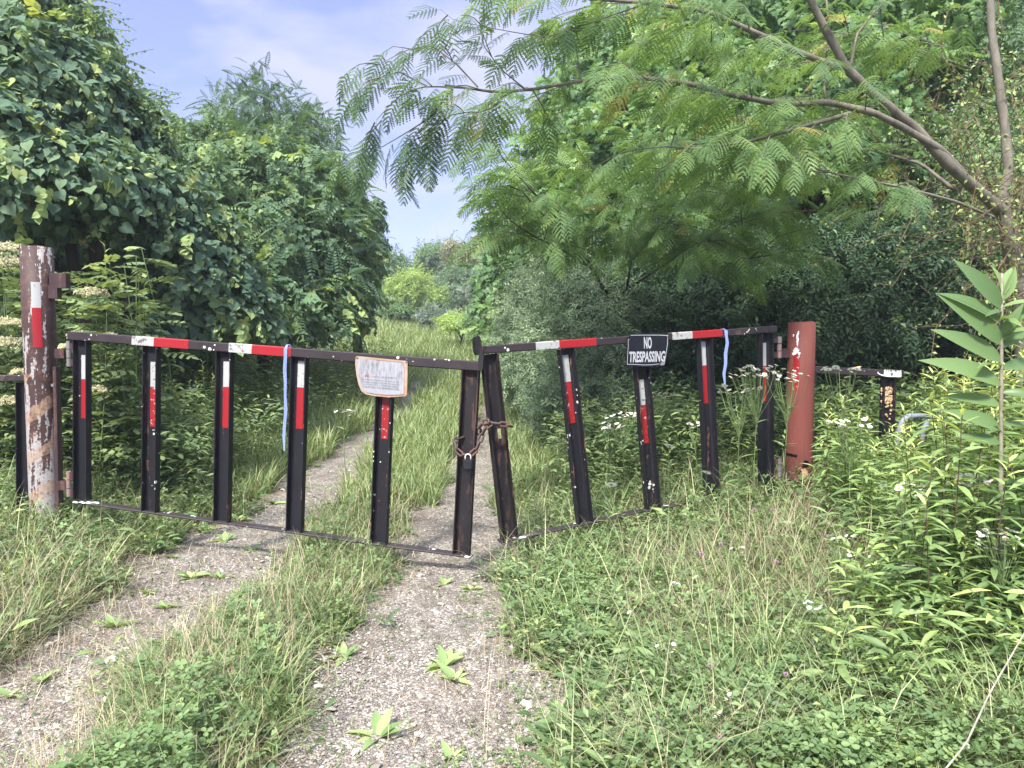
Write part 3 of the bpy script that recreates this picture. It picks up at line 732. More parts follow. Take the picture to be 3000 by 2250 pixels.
m = MB(); sheet(m, outW, wfn, 1122, 1105); sheet(m, outW, lambda a, b, o: wfn(a, b, -.003), 1122, 1105); m.build('board', M['board_rim'], signW, lw, smooth=True)
m = MB(); sheet(m, inW, lambda a, b, o: wfn(a, b, .0012), 1122, 1105); m.build('sheet', M['board_white'], signW, lw, smooth=True)
tl = lambda a, b: wfn(a, b+(a-1080)*.085, .0024)
m = MB(); text_on(m, 'PR', 1072, 1087, 1106, 1099, lambda a, b: tl(a, b), .02); m.build('lettering', M['red_ink'], signW, lw)
m = MB()
text_on(m, 'IVATE PROPERTY', 1090, 1167, 1105, 1099, tl, -.01)
text_on(m, 'HUNTING, FISHING, TRAPPING OR', 1065, 1172, 1114.5, 1110, tl, 0)
text_on(m, 'TRESPASSING FOR ANY PURPOSE', 1067, 1172, 1121.5, 1117, tl, 0)
text_on(m, 'IS STRICTLY FORBIDDEN', 1067, 1170, 1128.5, 1124, tl, 0)
text_on(m, 'VIOLATORS WILL BE PROSECUTED', 1066, 1173, 1136, 1131, tl, .01)
m.build('lettering', M['faded_ink'], signW, lw)
def linestrip(m, pts, fn, w):
    for i in range(len(pts)-1):
        a, b = np.array(pts[i], float), np.array(pts[i+1], float); d = b-a; n = np.array([-d[1], d[0]])/np.hypot(*d)*w/2
        m.raw([fn(*(a-n)), fn(*(b-n)), fn(*(b+n)), fn(*(a+n))], None, [[0, 1, 2, 3]])
m = MB(); linestrip(m, [(1100, 1053.5), (1140, 1057.5), (1184, 1062), (1187.5, 1085), (1187.5, 1120), (1187, 1155), (1160, 1157.5), (1135, 1157.5), (1100, 1154), (1078, 1149)], lambda a, b: wfn(a, b, .0026), 1.1)
m.build('frame_line', M['rust_line'], signW, lw)
for q in ((1048, 1047), (1192, 1060)):
    m = MB(); c = wfn(*q); m.tube([c-nL*.01, c+nL*.006, c+nL*.0075], [.006, .006, .003], 10); m.build('bolt', M['bolt'], signW, lw)
m = MB(); m.tube([wfn(1188, 1164), wfn(1197, 1157), wfn(1204, 1150)], .0014, 5); m.build('wire', M['bolt'], signW, lw)

# black NO TRESPASSING sign
def bfn(a, b, off=0.0):
    bend = .010*math.sin((a-1830)/120*PI*1.4)*max(0, (b-985)/90)+.012*((a-1890)/60)**2
    return rp(a, b)+nR*(.016+off+bend)
lb = rp(1890, 1070)
signB = thing('no_trespassing_sign', 'black sign with white NO TRESPASSING lettering hung on the right gate leaf', 'sign', lb)
outB = densify([(1848, 977), (1900, 976), (1948, 976), (1953, 981), (1953, 1020), (1949, 1045), (1943, 1071), (1915, 1073), (1885, 1075), (1860, 1073), (1827, 1073), (1828, 1045), (1830, 1015), (1831, 992), (1838, 985)], 2)
m = MB(); sheet(m, outB, bfn, 1890, 1025); sheet(m, outB, lambda a, b, o: bfn(a, b, -.003), 1890, 1025); m.build('board', M['sign_black'], signB, lb, smooth=True)
bl = lambda a, b: bfn(a, b, .0022)
m = MB(); linestrip(m, [(1842, 982.5), (1870, 982), (1900, 982), (1925, 982), (1950.5, 983)], bl, 1.7); linestrip(m, [(1949.5, 984), (1949, 1010), (1946, 1035), (1941, 1068)], bl, 1.5)
linestrip(m, [(1834, 994), (1834.5, 1010), (1832.5, 1040), (1831, 1066)], bl, 1.5); linestrip(m, [(1831, 1067), (1855, 1067.5), (1880, 1069), (1905, 1068.5), (1928, 1066)], bl, 1.6); m.build('border', M['sign_white'], signB, lb)
m = MB(); text_on(m, 'NO', 1882, 1905, 1022, 987, bl, .035)
sh = lambda a, b: bl(a, b+(-.02*(a-1890)))
text_on(m, 'TRESPASSING', 1837, 1944, 1061, 1029, sh, .035, .12)
m.build('lettering', M['sign_white'], signB, lb)
m = MB(); m.raw([bl(1932, 1061), bl(1942, 1060), bl(1940, 1070), bl(1930, 1070)], None, [[0, 1, 2, 3]]); m.build('worn_corner', M['grey_patch'], signB, lb)
for q in ((1836, 995), (1948, 986)):
    m = MB(); c = bfn(*q); m.tube([c-nR*.01, c+nR*.005], .0045, 8); m.build('bolt', M['bolt'], signB, lb)

# ribbons tied on the top rails
def ribbon(label, pts, fn, n, width, knot):
    c0 = fn(*pts[0]); root = thing('ribbon', label, 'ribbon', c0)
    m = MB(); k = len(pts); V = []
    for i, (a, b) in enumerate(pts):
        tw = math.sin(i*1.3)*.6; wd = width*(1-.5*(i/(k-1))**4)
        ax = arr(math.cos(tw), math.sin(tw)*.6, 0)*wd/2; c = fn(a, b)+n*(knot[1]+.008*math.sin(i*.9)); V += [c-ax, c+ax]
    m.raw(V, None, [[2*i, 2*i+1, 2*i+3, 2*i+2] for i in range(k-1)])
    m.build('tail', M['ribbon'], root, c0, smooth=True)
    m = MB(); a, b = knot[0]; th = np.linspace(0, 2*PI, 17); cc = fn(a, b)-n*.031
    V = []
    for t in th:
        p = cc+upz*math.sin(t)*knot[2]+n*math.cos(t)*.040; V += [p-arr(.008, 0, 0), p+arr(.008, 0, 0)]
    m.raw(V, None, [[2*i, 2*i+1, 2*i+3, 2*i+2] for i in range(16)]); m.build('loop', M['ribbon'], root, c0)
ribbon('pale blue ribbon hanging long beside the fourth upright of the left gate leaf', [(839, 1020), (840, 1045), (838, 1080), (839, 1120), (837, 1160), (838, 1200), (835, 1240), (834, 1275), (836, 1300), (837, 1320)], lp, nL, .024, ((839, 1026), .012, .042))
ribbon('pale violet ribbon hanging from the right end of the right gate leaf rail', [(2124, 968), (2124, 985), (2126, 1005), (2122, 1035), (2124, 1065), (2120, 1095), (2122, 1120), (2121, 1138)], rp, nR, .026, ((2124, 976), .012, .036))

# ------------------------------------------------------------------ chain and padlocks
def link_template(L=.072, Wd=.043, r=.0078, seg=20, sides=7):
    h = L/2-Wd/2+r*.0; R_ = Wd/2-r; pts = []
    for i in range(seg):
        t = 2*PI*i/seg; pts.append([R_*math.sin(t), (L/2-Wd/2)*(1 if math.cos(t) > 0 else -1)+R_*math.cos(t), 0])
    pts = np.array(pts); V = []
    for i in range(seg):
        t = nrm(pts[(i+1) % seg]-pts[i-1]); a = np.array([0, 0, 1.0]); b = np.cross(t, a)
        for j in range(sides):
            g = 2*PI*j/sides; V.append(pts[i]+r*(math.cos(g)*a+math.sin(g)*b))
    Q = [[i*sides+j, i*sides+(j+1) % sides, ((i+1) % seg)*sides+(j+1) % sides, ((i+1) % seg)*sides+j] for i in range(seg) for j in range(sides)]
    return np.array(V), np.zeros((0, 3), int), np.array(Q)
LK = link_template()
chain_root_p = P(1372, 1336, 4.79)
chain = thing('chain', 'rusty heavy chain looped round the two middle uprights of the gate', 'chain', chain_root_p)
def smooth_path(pts, step):
    pts = np.array(pts); n = len(pts); t = np.arange(n); tt = np.linspace(0, n-1, 600)
    from_ = np.stack([np.interp(tt, t, pts[:, k]) for k in range(3)], -1)
    for _ in range(12): from_[1:-1] = (from_[:-2]+2*from_[1:-1]+from_[2:])/4
    d = np.concatenate([[0], np.cumsum(np.linalg.norm(np.diff(from_, axis=0), axis=1))]); s = np.arange(0, d[-1], step)
    return np.stack([np.interp(s, d, from_[:, k]) for k in range(3)], -1)
def chain_links(path, start=0):
    c = smooth_path(path, .054)
    for i in range(len(c)-1):
        mid = (c[i]+c[i+1])/2; d = nrm(c[i+1]-c[i]); view = nrm(mid-arr(0, 0, EYE))
        roll = math.radians(72) if (i+start) % 2 else math.radians(-14)
        a = nrm(np.cross(d, view)); b = np.cross(d, a); up = a*math.cos(roll)+b*math.sin(roll)
        m = MB(); m.inst(LK, mid[None], frames(d, up)[None], np.array([.5])); m.build('link', M['chain'], chain, chain_root_p, smooth=True)
Yc = 4.845
chain_links([P(1356, 1280, Yc+.07), P(1342, 1282, Yc+.05), P(1332, 1290, Yc+.0), P(1329, 1305, Yc-.02), P(1338, 1321, Yc-.03), P(1354, 1333, Yc-.035), P(1372, 1337, Yc-.035), P(1389, 1328, Yc-.03), P(1400, 1309, Yc-.02), P(1407, 1288, Yc-.01), P(1415, 1266, Yc-.01), P(1424, 1250, Yc-.02), P(1434, 1240, Yc-.03), P(1450, 1240, Yc-.03), P(1466, 1243, Yc-.03), P(1484, 1243, Yc-.02), P(1498, 1249, Yc+.01), P(1494, 1251, Yc+.07)])
chain_links([P(1402, 1272, Yc+.05), P(1403, 1255, Yc+.02), P(1410, 1240, Yc+.0), P(1424, 1232, Yc-.03), P(1440, 1236, Yc-.045), P(1446, 1248, Yc-.035)], 1)
def padlock(label, c, w_, h_, mat, shm, rot=0):
    root = thing('padlock', label, 'padlock', c)
    m = MB(); a = w_/2; d = w_*.32; sec = [(-a, -d*.6), (-a*.8, -d), (a*.8, -d), (a, -d*.6), (a, d*.6), (a*.8, d), (-a*.8, d), (-a, d*.6)]
    X, Y, Z_ = arr(math.cos(rot), math.sin(rot), 0), arr(-math.sin(rot), math.cos(rot), 0), arr(.04, 0, 1)
    m.extrude(sec, arr(0, 0, 0), X, Y, nrm(Z_), -h_*.82, -.004); m.extrude([(p*1.08, q*1.08) for p, q in sec], arr(0, 0, 0), X, Y, nrm(Z_), -h_*.30, -h_*.06); m.build('body', mat, root)
    m = MB(); r = w_*.30; pts = [X*r*math.cos(t)+upz*(r*math.sin(t)*1.0+.014) for t in np.linspace(0, PI, 11)]; pts = [X*r-upz*.004]+pts+[-X*r-upz*.004]
    m.tube(pts, .0038, 8); m.build('shackle', shm, root, smooth=True)
padlock('black padlock hanging from the chain on the left gate leaf', P(1371, 1345, 4.79), .060, .074, M['lock_black'], M['lock_silver'])
padlock('small silver padlock behind the chain between the two gate leaves', P(1401, 1272, 4.92), .036, .05, M['lock_silver'], M['lock_silver'], .8)

# grey bent pipe behind the thicket on the right
gp = P(2640, 1320, 5.9); pr = thing('bent_pipe', 'grey bent metal tube among the weeds right of the muddy fence upright', 'pipe', gp)
m = MB(); m.tube(smooth_path([P(2628, 1320, 5.9), P(2633, 1270, 5.9), P(2642, 1235, 5.9), P(2660, 1220, 5.9), P(2700, 1218, 6.0), P(2760, 1224, 6.1), P(2850, 1250, 6.3)], .05), .022, 10); m.build('tube', M['grey_pipe'], pr, gp, smooth=True)
m = MB(); m.tube(smooth_path([P(2700, 1300, 6.0), P(2706, 1255, 6.0), P(2722, 1228, 6.02)], .04), .020, 10); m.build('leg', M['grey_pipe'], pr, gp, smooth=True)
# ================================================================== VEGETATION
E3 = np.zeros((0, 3), int); E4 = np.zeros((0, 4), int)
def T_lance(w=.22, seg=3, droop=.25, fold=.35):
    ys_ = np.linspace(0, 1, seg+2); prof = np.sin(np.pi*ys_**.8)**.9*w/2; prof[0] = .012; prof[-1] = 0
    V = []; 
    for y, p in zip(ys_[:-1], prof[:-1]):
        z = -droop*y*y; V += [[-p, y, z+p*fold], [0, y, z], [p, y, z+p*fold]]
    V.append([0, 1, -droop]); Q = []; n = len(ys_)-1
    for i in range(n-1): b = 3*i; Q += [[b, b+1, b+4, b+3], [b+1, b+2, b+5, b+4]]
    b = 3*(n-1); return np.array(V), np.array([[b, b+1, b+3], [b+1, b+2, b+3]]), np.array(Q)
def T_small(w=.4, droop=.2, fold=.4):           # 2 quads, folded leaf
    V = [[0, 0, 0], [-w/2, .45, w/2*fold-.2*droop], [0, .5, -.25*droop], [w/2, .45, w/2*fold-.2*droop], [0, 1, -droop]]
    return np.array(V, float), np.array([[0, 2, 1], [0, 3, 2], [1, 2, 4], [2, 3, 4]]), E4
def T_heart(fold=.18, droop=.3):
    o = [(0, .10), (.16, -.02), (.36, .02), (.50, .22), (.47, .45), (.33, .66), (.14, .86), (0, 1.05)]
    pts = o+[(-x, y) for x, y in o[-2:0:-1]]
    V = [[x, y, abs(x)*fold-droop*max(0, y-.2)**1.5-.25*max(0, abs(x)-.3)] for x, y in pts]; n = len(V)
    V.append([0, .35, -.04]); return np.array(V), np.array([[n, i, (i+1) % n] for i in range(n)]), E4
def T_lobed(droop=.3):
    o = [(0, 0), (.12, .06), (.34, -.02), (.32, .16), (.60, .30), (.40, .40), (.46, .62), (.20, .62), (0, 1.0)]
    pts = o+[(-x, y) for x, y in o[-2:0:-1]]
    V = [[x, y, abs(x)*.12-droop*y*y-.2*x*x] for x, y in pts]; n = len(V)
    V.append([0, .32, .02]); return np.array(V), np.array([[n, (i+1) % n, i] for i in range(n)]), E4
def merge(parts):
    V, T, Q, n = [], [], [], 0
    for v, t, q in parts:
        V.append(v); T.append(np.asarray(t, int).reshape(-1, 3)+n); Q.append(np.asarray(q, int).reshape(-1, 4)+n); n += len(v)
    return np.concatenate(V), np.concatenate(T), np.concatenate(Q)
def place(tm, M_, p, s=1): v, t, q = tm; return (v*s)@M_.T+p, t, q
def T_pinnate(pairs=8, ll=.26, w=.10, droop=.35, fold=.25):
    parts = [(np.array([[-.006, 0, 0], [.006, 0, 0], [.004, 1, -droop], [-.004, 1, -droop]]), E3, np.array([[0, 1, 2, 3]]))]
    for i in range(pairs):
        y = .12+.86*i/(pairs-1); z = -droop*y*y
        for s in (-1, 1):
            d = np.array([s*.92, .38, -fold]); Mx = frames(d, np.array([0, -.2, 1.]))
            l = ll*(1-.35*abs(2*i/(pairs-1)-.9)); k = np.array([[0, 0, 0], [-w/2, .5*l, 0], [0, l, -.06*l], [w/2, .5*l, 0]])
            parts.append((k@Mx.T+np.array([0, y, z]), E3, np.array([[0, 3, 2, 1]])))
    d = np.array([0, 1, -.6]); Mx = frames(d, np.array([0, 0, 1.])); l = ll*.9
    parts.append((np.array([[0, 0, 0], [-w/2, .5*l, 0], [0, l, 0], [w/2, .5*l, 0]])@Mx.T+np.array([0, 1, -droop]), E3, np.array([[0, 3, 2, 1]])))
    return merge(parts)
def T_bipinnate(pp=8, lp_=15, droop=.35, fold=.28, seed=0):
    r_ = np.random.default_rng(seed); parts = [(np.array([[-.006, 0, 0], [.006, 0, 0], [.004, 1, -droop], [-.004, 1, -droop]]), E3, np.array([[0, 1, 2, 3]]))]
    for i in range(pp):
        y = .16+.82*i/(pp-1); z = -droop*y*y; L = .46*(1-.5*abs(2*i/(pp-1)-.75)**1.3)*r_.uniform(.92, 1.06)
        for s in (-1, 1):
            an = math.radians(62-26*i/(pp-1)+r_.uniform(-4, 4)); d = np.array([s*math.sin(an), math.cos(an), -fold*r_.uniform(.5, 1.5)])
            Mx = frames(d, np.array([0, 0, 1.])); dr = .22*L
            n = max(5, int(10*L/.46)); V = []; Q = []
            for j in range(n):
                t = (j+.6)/n; c = np.array([0, t*L, -dr*t*t]); h = L/n*.47; w = .040*(1-.5*abs(2*t-.85)**2)
                for q in (-1, 1):
                    b = len(V); V += [c+[0, -h, 0], c+[q*w*.9, -h*.1, -.008], c+[q*w, h*1.1, -.01], c+[0, h, 0]]
                    Q.append([b, b+1, b+2, b+3] if q > 0 else [b+3, b+2, b+1, b])
            b = len(V); V += [np.array([-.003, 0, 0]), np.array([.003, 0, 0]), np.array([.002, L, -dr]), np.array([-.002, L, -dr])]; Q.append([b, b+1, b+2, b+3])
            parts.append((np.array(V)@Mx.T+np.array([0, y, z]), E3, np.array(Q)))
    return merge(parts)
LANCE = T_lance(); LANCE_W = T_lance(.30, 3, .3); LANCE_BIG = T_lance(.27, 7, .30, .42); SMALL = T_small(); SMALLN = T_small(.28, .3); OVAL = T_small(.55, .15, .3)
def T_twig(n, ll, tm, seed, droop=.35, spread=.9):
    r_ = np.random.default_rng(seed); parts = [(np.array([[-.006, 0, 0], [.006, 0, 0], [.003, 1, -droop], [-.003, 1, -droop]]), E3, np.array([[0, 1, 2, 3]]))]
    for i in range(n):
        y = .12+.88*i/(n-1); s_ = 1 if i % 2 else -1; d = np.array([s_*spread*r_.uniform(.5, 1.1)*(1-.6*(i == n-1)), r_.uniform(.3, .9), r_.uniform(-.5, .35)])
        v, t, q = tm; Mx = frames(nrm(d), nrm(np.array([r_.normal(0, .4), r_.normal(0, .3), 1.]))); parts.append((v*ll*r_.uniform(.7, 1.2)@Mx.T+np.array([0, y, -droop*y*y]), t, q))
    return merge(parts)
TWIG = T_twig(13, .24, SMALL, 3); TWIGN = T_twig(13, .24, SMALLN, 4, .2); TWIGL = T_twig(9, .34, T_lobed(), 5, .3); TWIGH = T_twig(9, .30, T_heart(), 6, .5)
HEART = T_heart(); LOBED = T_lobed(); PIN = T_pinnate(); PIN_F = T_pinnate(6, .30, .13); BIP = [T_bipinnate(seed=k, droop=d) for k, d in enumerate((.25, .4, .55))]

def rdir(n, r=rng): return nrm(r.normal(size=(n, 3)))
def shell(m, blobs, n, tm, size, droop=.5, depth=.3, up=.6, low=-.5, jit=.5, fine=.18, tone_bias=0, young=.06, r=rng, outw=.4):
    """leaves laid on and just under the lumpy surface of a union of ellipsoids"""
    B = np.asarray(blobs, float); w = (B[:, 3]*B[:, 4]+B[:, 3]*B[:, 5]+B[:, 4]*B[:, 5]); w /= w.sum()
    k = r.choice(len(B), int(n*1.7), p=w); d = rdir(len(k), r); keep = d[:, 2] > low*(.6+.8*r.random(len(k))); k, d = k[keep], d[keep]
    ph = B[k, 0]*3.1+B[k, 2]
    lump = 1+fine*(np.sin(d[:, 0]*6+ph)*np.sin(d[:, 1]*5+ph*1.7)+.6*np.sin(d[:, 2]*9+d[:, 0]*8+ph)+.4*np.sin(d[:, 0]*17+d[:, 2]*15+ph))
    rr = (1-depth*r.random(len(k))**1.8)*lump
    p = B[k, :3]+d*rr[:, None]*B[k, 3:]
    inside = np.zeros(len(k), bool)
    for b in B:
        q = (p-b[:3])/b[3:]; inside |= (q*q).sum(1) < (1-depth)**2*.85
    p, d, k = p[~inside][:n], d[~inside][:n], k[~inside][:n]
    N = nrm(d/B[k, 3:]); gz = np.array([0, 0, 1.])
    nn = nrm(N+up*gz+jit*rdir(len(p), r)*.8); ld = nrm(outw*N-droop*gz+jit*rdir(len(p), r))
    sz = size*r.uniform(.6, 1.25, len(p))
    pn = .5+.5*np.sin(p[:, 0]*2.3+p[:, 2]*3.1+1)*np.sin(p[:, 1]*2.1+p[:, 2]*1.9)
    tone = np.clip(.15+.45*r.random(len(p))+.25*pn+tone_bias, 0, .9); y = r.random(len(p)) < young*(.4+1.4*pn); tone[y] = r.uniform(.88, 1, y.sum())
    m.inst(tm, p, frames(ld, nn)*sz[:, None, None], tone)
    return p
def cluster_blobs(c, rad, n, k=.34, r=rng, flat=.8, low=-.4):
    out = []
    for i in range(n):
        d = rdir(1, r)[0]
        if d[2] < low: d[2] *= -.6
        q = r.uniform(.35, .80); s = k*r.uniform(.7, 1.3)
        out.append([c[0]+d[0]*rad[0]*q, c[1]+d[1]*rad[1]*q, c[2]+d[2]*rad[2]*q, rad[0]*s, rad[1]*s, rad[2]*s*flat])
    return out
def limbs(m, base, blobs, r0, n=6, r=rng, z0=.4):
    base = np.asarray(base, float); top = np.mean([b[:3] for b in blobs], 0)
    tr = smooth_path([base, base+(top-base)*.35+arr(r.uniform(-.1, .1), 0, 0), base+(top-base)*.7+arr(r.uniform(-.2, .2), 0, 0), top], max(.1, np.linalg.norm(top-base)/14))
    m.tube(tr, np.linspace(r0, r0*.35, len(tr)), 8)
    for i in r.choice(len(blobs), min(n, len(blobs)), replace=False):
        j = int(len(tr)*r.uniform(z0, .85)); a = tr[j]; b = np.array(blobs[i][:3])+arr(0, 0, blobs[i][5]*.6)
        pth = smooth_path([a, a+(b-a)*.5+arr(0, 0, .08*np.linalg.norm(b-a)), b], max(.08, np.linalg.norm(b-a)/8)); 
        if len(pth) > 2: m.tube(pth, np.linspace(r0*.4, r0*.08, len(pth)), 5)
def px_blobs(lst):
    """(px, py, depth, half width px, half height px, half depth m)"""
    out = []
    for px, py, y, w, h, d in lst:
        c = P(px, py, y); out.append([c[0], c[1], c[2], w*y/F, d, h*y/F])
    return out
def tree(name, label, cat, blobs, layers, trunk_r=.12, bark='bark_dark', base=None, nl=6, group=None):
    bl = np.array(blobs); c = bl[:, :3].mean(0)
    b = arr(c[0], c[1], 0) if base is None else arr(base[0], base[1], 0); b[2] = float(gh(b[0], b[1]))-.05
    root = thing(name, label, cat, b, group); m = MB(); limbs(m, b, blobs, trunk_r, nl); m.build('trunk', M[bark], root, b, smooth=True)
    for (nm, mat, fn) in layers:
        m = MB(); fn(m, blobs); m.build(nm, M[mat], root, b)
    return root

# ---------------------------------------------------- left: the great vine-draped trees
vb = px_blobs([(40, 130, 9.2, 210, 300, 1.6), (150, 330, 8.6, 240, 240, 1.4), (60, 480, 8.0, 260, 210, 1.2), (250, 560, 8.2, 230, 150, 1.1), (330, 420, 8.9, 130, 190, 1.1),
                (450, 600, 8.9, 170, 130, 1.0), (560, 720, 9.2, 150, 120, .9), (640, 830, 9.4, 130, 130, .9), (700, 930, 9.6, 130, 110, .8), (-150, 300, 8.6, 200, 380, 1.5), (10, 640, 7.9, 150, 90, .8), (-120, 700, 8.4, 160, 250, .9), (560, 950, 9.4, 150, 130, .7), (250, 820, 10.6, 300, 210, .7), (-20, 900, 10.4, 320, 260, .8), (480, 980, 10.4, 240, 200, .7)])
def vine_layers(m, b):
    shell(m, b, 15000, HEART, .112, .75, .22, .75, -.35, .50, .13, young=.08)
    shell(m, b[:11], 9000, HEART, .060, .5, .10, .9, -.3, .8, .14, young=.35, r=np.random.default_rng(31))
    shell(m, b[:11], 500, TWIGH, .30, .7, .06, .9, -.3, .5, .14, young=.3, r=np.random.default_rng(32))
    shell(m, b, 15000, HEART, .125, .5, .75, .5, -.7, .7, .10, young=.01)
vt = tree('vine_covered_tree', 'huge rounded mound of tree smothered in heart-shaped vine leaves on the left edge', 'tree', vb, [('foliage', 'vine_leaf', vine_layers)], .22, base=(-5.3, 8.9), nl=9)
# stray tendrils against the sky
m = MB(); lf = MB(); vloc = tuple(vt.location)
for k in range(60):
    t = rng.random(); a = P(230+250*t+rng.uniform(-30, 5), 20+400*t+rng.uniform(-20, 30), 8.7); L = rng.uniform(.2, .6)
    d = nrm(arr(rng.uniform(.5, 1), rng.uniform(-.3, .3), rng.uniform(-.25, .35))); q = [a-d*.1, a+d*L*.5+arr(0, 0, .03), a+d*L-arr(0, 0, rng.uniform(0, .1))]
    pth = smooth_path(q, .05); m.tube(pth, .0025, 3)
    n = len(pth); lf.inst(HEART, pth, frames(rdir(n)*.8+arr(0, 0, -.6), rdir(n)+arr(0, 0, .8))*(np.linspace(.07, .025, n)*rng.uniform(.7, 1.2, n))[:, None, None], rng.uniform(.4, 1, n))
for k in range(110):   # runners trailing over the leaves
    bb = vb[rng.integers(0, 9)]; d = rdir(1)[0]; d[1] = -abs(d[1]); d = nrm(d); a = np.array(bb[:3])+d*np.array(bb[3:])*1.06
    L = rng.uniform(.25, .7); e = a+arr(rng.uniform(-.5, .5), -.08, rng.uniform(-.6, .1))*L
    pth = smooth_path([a, (a+e)/2+arr(0, -.06, .06), e], .05); m.tube(pth, .0022, 3); n = len(pth)
    lf.inst(HEART, pth, frames(rdir(n)+arr(0, 0, -.8), rdir(n)*.6+arr(0, -1, .8))*(rng.uniform(.03, .08, n))[:, None, None], rng.uniform(.6, 1, n))
m.build('tendrils', M['green_stem'], vt, vloc); lf.build('young_leaves', M['vine_leaf'], vt, vloc)

lb_ = px_blobs([(760, 560, 14.5, 170, 150, 1.6), (640, 470, 15.0, 120, 110, 1.3), (870, 600, 14.5, 170, 150, 1.5), (940, 740, 14.5, 140, 140, 1.4), (800, 760, 13.5, 190, 170, 1.5), (660, 640, 13.5, 140, 150, 1.3),
                 (540, 520, 14.5, 90, 110, 1.2), (970, 880, 14.0, 105, 105, 1.0), (860, 920, 13.0, 150, 120, 1.0), (720, 900, 12.0, 130, 110, 1.0), (960, 560, 15.5, 90, 70, 1.0), (450, 440, 15.5, 60, 60, 1.0)])
def l2(m, b):
    shell(m, b, 17000, HEART, .10, .7, .25, .7, -.5, .6, .24, young=.10); shell(m, b, 900, TWIGH, .40, .5, .06, .9, -.4, .6, .26, young=.25, r=np.random.default_rng(33)); shell(m, b, 9000, OVAL, .07, .5, .1, .9, -.4, .9, .26, young=.25, r=np.random.default_rng(34)); shell(m, b, 9000, HEART, .13, .4, .8, .5, -.8, .7, .1, young=0)
def l2b(m, b): shell(m, b, 3000, PIN, .36, .35, .08, .9, -.3, .6, .34, r=np.random.default_rng(5))
t2 = tree('vine_covered_tree', 'vine-draped bank of trees in the middle distance left of the grassy track', 'tree', lb_, [('foliage', 'vine_leaf_far', l2), ('leaflets', 'locust_leaf', l2b)], .16, nl=9)
# locust crown rising above it
lo = px_blobs([(790, 330, 15.5, 120, 70, 1.0), (700, 300, 15.5, 60, 45, .7), (880, 375, 15.5, 80, 50, .8), (770, 260, 15.5, 45, 50, .5), (640, 340, 15.5, 45, 60, .5), (930, 350, 15.5, 50, 40, .5), (830, 410, 15.3, 150, 70, .9)])
def locust(m, b):
    shell(m, b, 1300, PIN, .25, .15, .6, 1.0, -.9, .7, .3, r=np.random.default_rng(8), outw=.7)
    shell(m, b[-1:], 500, PIN, .26, .15, .8, 1.0, -.9, .7, .3, r=np.random.default_rng(9), outw=.7)
tree('locust_tree', 'feathery dark locust tree rising against the sky behind the vine-draped bank', 'tree', lo, [('foliage', 'locust_leaf', locust)], .13, nl=7)
lr = px_blobs([(1065, 660, 19, 60, 70, 1.2), (1040, 760, 19, 75, 80, 1.4), (1090, 720, 19, 40, 55, .9), (980, 620, 19, 60, 50, 1.0), (1105, 615, 19, 24, 32, .5), (1050, 850, 19, 60, 70, 1.2), (1040, 930, 18, 50, 50, 1.0)])
tree('ivy_covered_tree', 'dark ivy-hung tree at the right end of the left bank against the sky', 'tree', lr,
     [('foliage', 'vine_leaf', lambda m, b: (shell(m, b, 12000, HEART, .105, .8, .4, .6, -.8, .5, .22, young=.03), shell(m, b, 3000, HEART, .10, .8, .9, .6, -.9, .5, .22, young=.0)))], .15)
lr2 = px_blobs([(1140, 790, 46, 45, 70, 1.5), (1175, 785, 48, 28, 40, 1.2), (1100, 860, 46, 50, 60, 1.6), (1150, 850, 48, 30, 50, 1.4)])
tree('dark_bushy_tree', 'dark blue-green tree behind the lime green bushy tree, left of the gap of sky', 'tree', lr2, [('foliage', 'vine_leaf_far', lambda m, b: shell(m, b, 7000, OVAL, .19, .5, .5, .6, -.8, .6, .22, young=.02, tone_bias=-.1))], .2)

# shadowed wood standing behind the left mass
def wood(label, cs, seed, mat, n=7000, size=.2, group='trees standing behind the roadside banks', tm=OVAL):
    r_ = np.random.default_rng(seed); c = np.array(cs[:3]); rad = cs[3:]
    bl = cluster_blobs(c, rad, 16, .38, r_)
    return tree('woodland_tree', label, 'tree', bl, [('foliage', mat, lambda m, b: shell(m, b, n, tm, size, .5, .5, .6, -.8, .6, .2, r=r_))], .2, group=group)
def woodpx(label, px, py, y, w, h, d, seed, mat, **k): c = P(px, py, y); return wood(label, (c[0], c[1], c[2], w*y/F, d, h*y/F), seed, mat, **k)
woodpx('leafy tree seen low between the vine mound and the vine-draped bank', 520, 760, 17, 320, 260, 2.0, 1, 'mid_leaf')
woodpx('pale green tree top between the vine mound and the locust tree', 500, 560, 20, 170, 170, 2.0, 2, 'lime_leaf', n=5000, size=.16)

# ---------------------------------------------------- centre distance
def bushy(label, name, px, py, y, w, h, d, seed, mat, n, size, tm=OVAL, k=.3, nb=26, trunk=.15, young=.06, droop=.4):
    r_ = np.random.default_rng(seed); c = P(px, py, y); bl = cluster_blobs(c, (w*y/F, d, h*y/F), nb, k*.88, r_)
    return tree(name, label, 'tree' if 'tree' in name or 'pine' in name else 'shrub', bl, [('crown', mat, lambda m, b: (shell(m, b, int(n*.8), tm, size, droop, .6, .7, -.7, .7, .38, young=young, r=r_), shell(m, b, n//12, TWIG, size*3.2, .1, .1, .9, -.6, .8, .45, young=young, r=r_)))], trunk, nl=9)
bushy('rounded lime green tree at the far end of the grassy track', 'lime_green_tree', 1200, 868, 42, 100, 92, 2.2, 21, 'lime_leaf', 12000, .17, SMALL, trunk=.1)
bushy('light green tree just right of the lime green tree', 'light_green_tree', 1275, 880, 48, 45, 80, 1.6, 23, 'mid_leaf', 5000, .2, trunk=.1)
bushy('tall light green tree at the far end, first right of the gap of sky', 'tall_green_tree', 1262, 790, 66, 62, 105, 3.0, 22, 'mid_leaf', 9000, .28, young=.1)
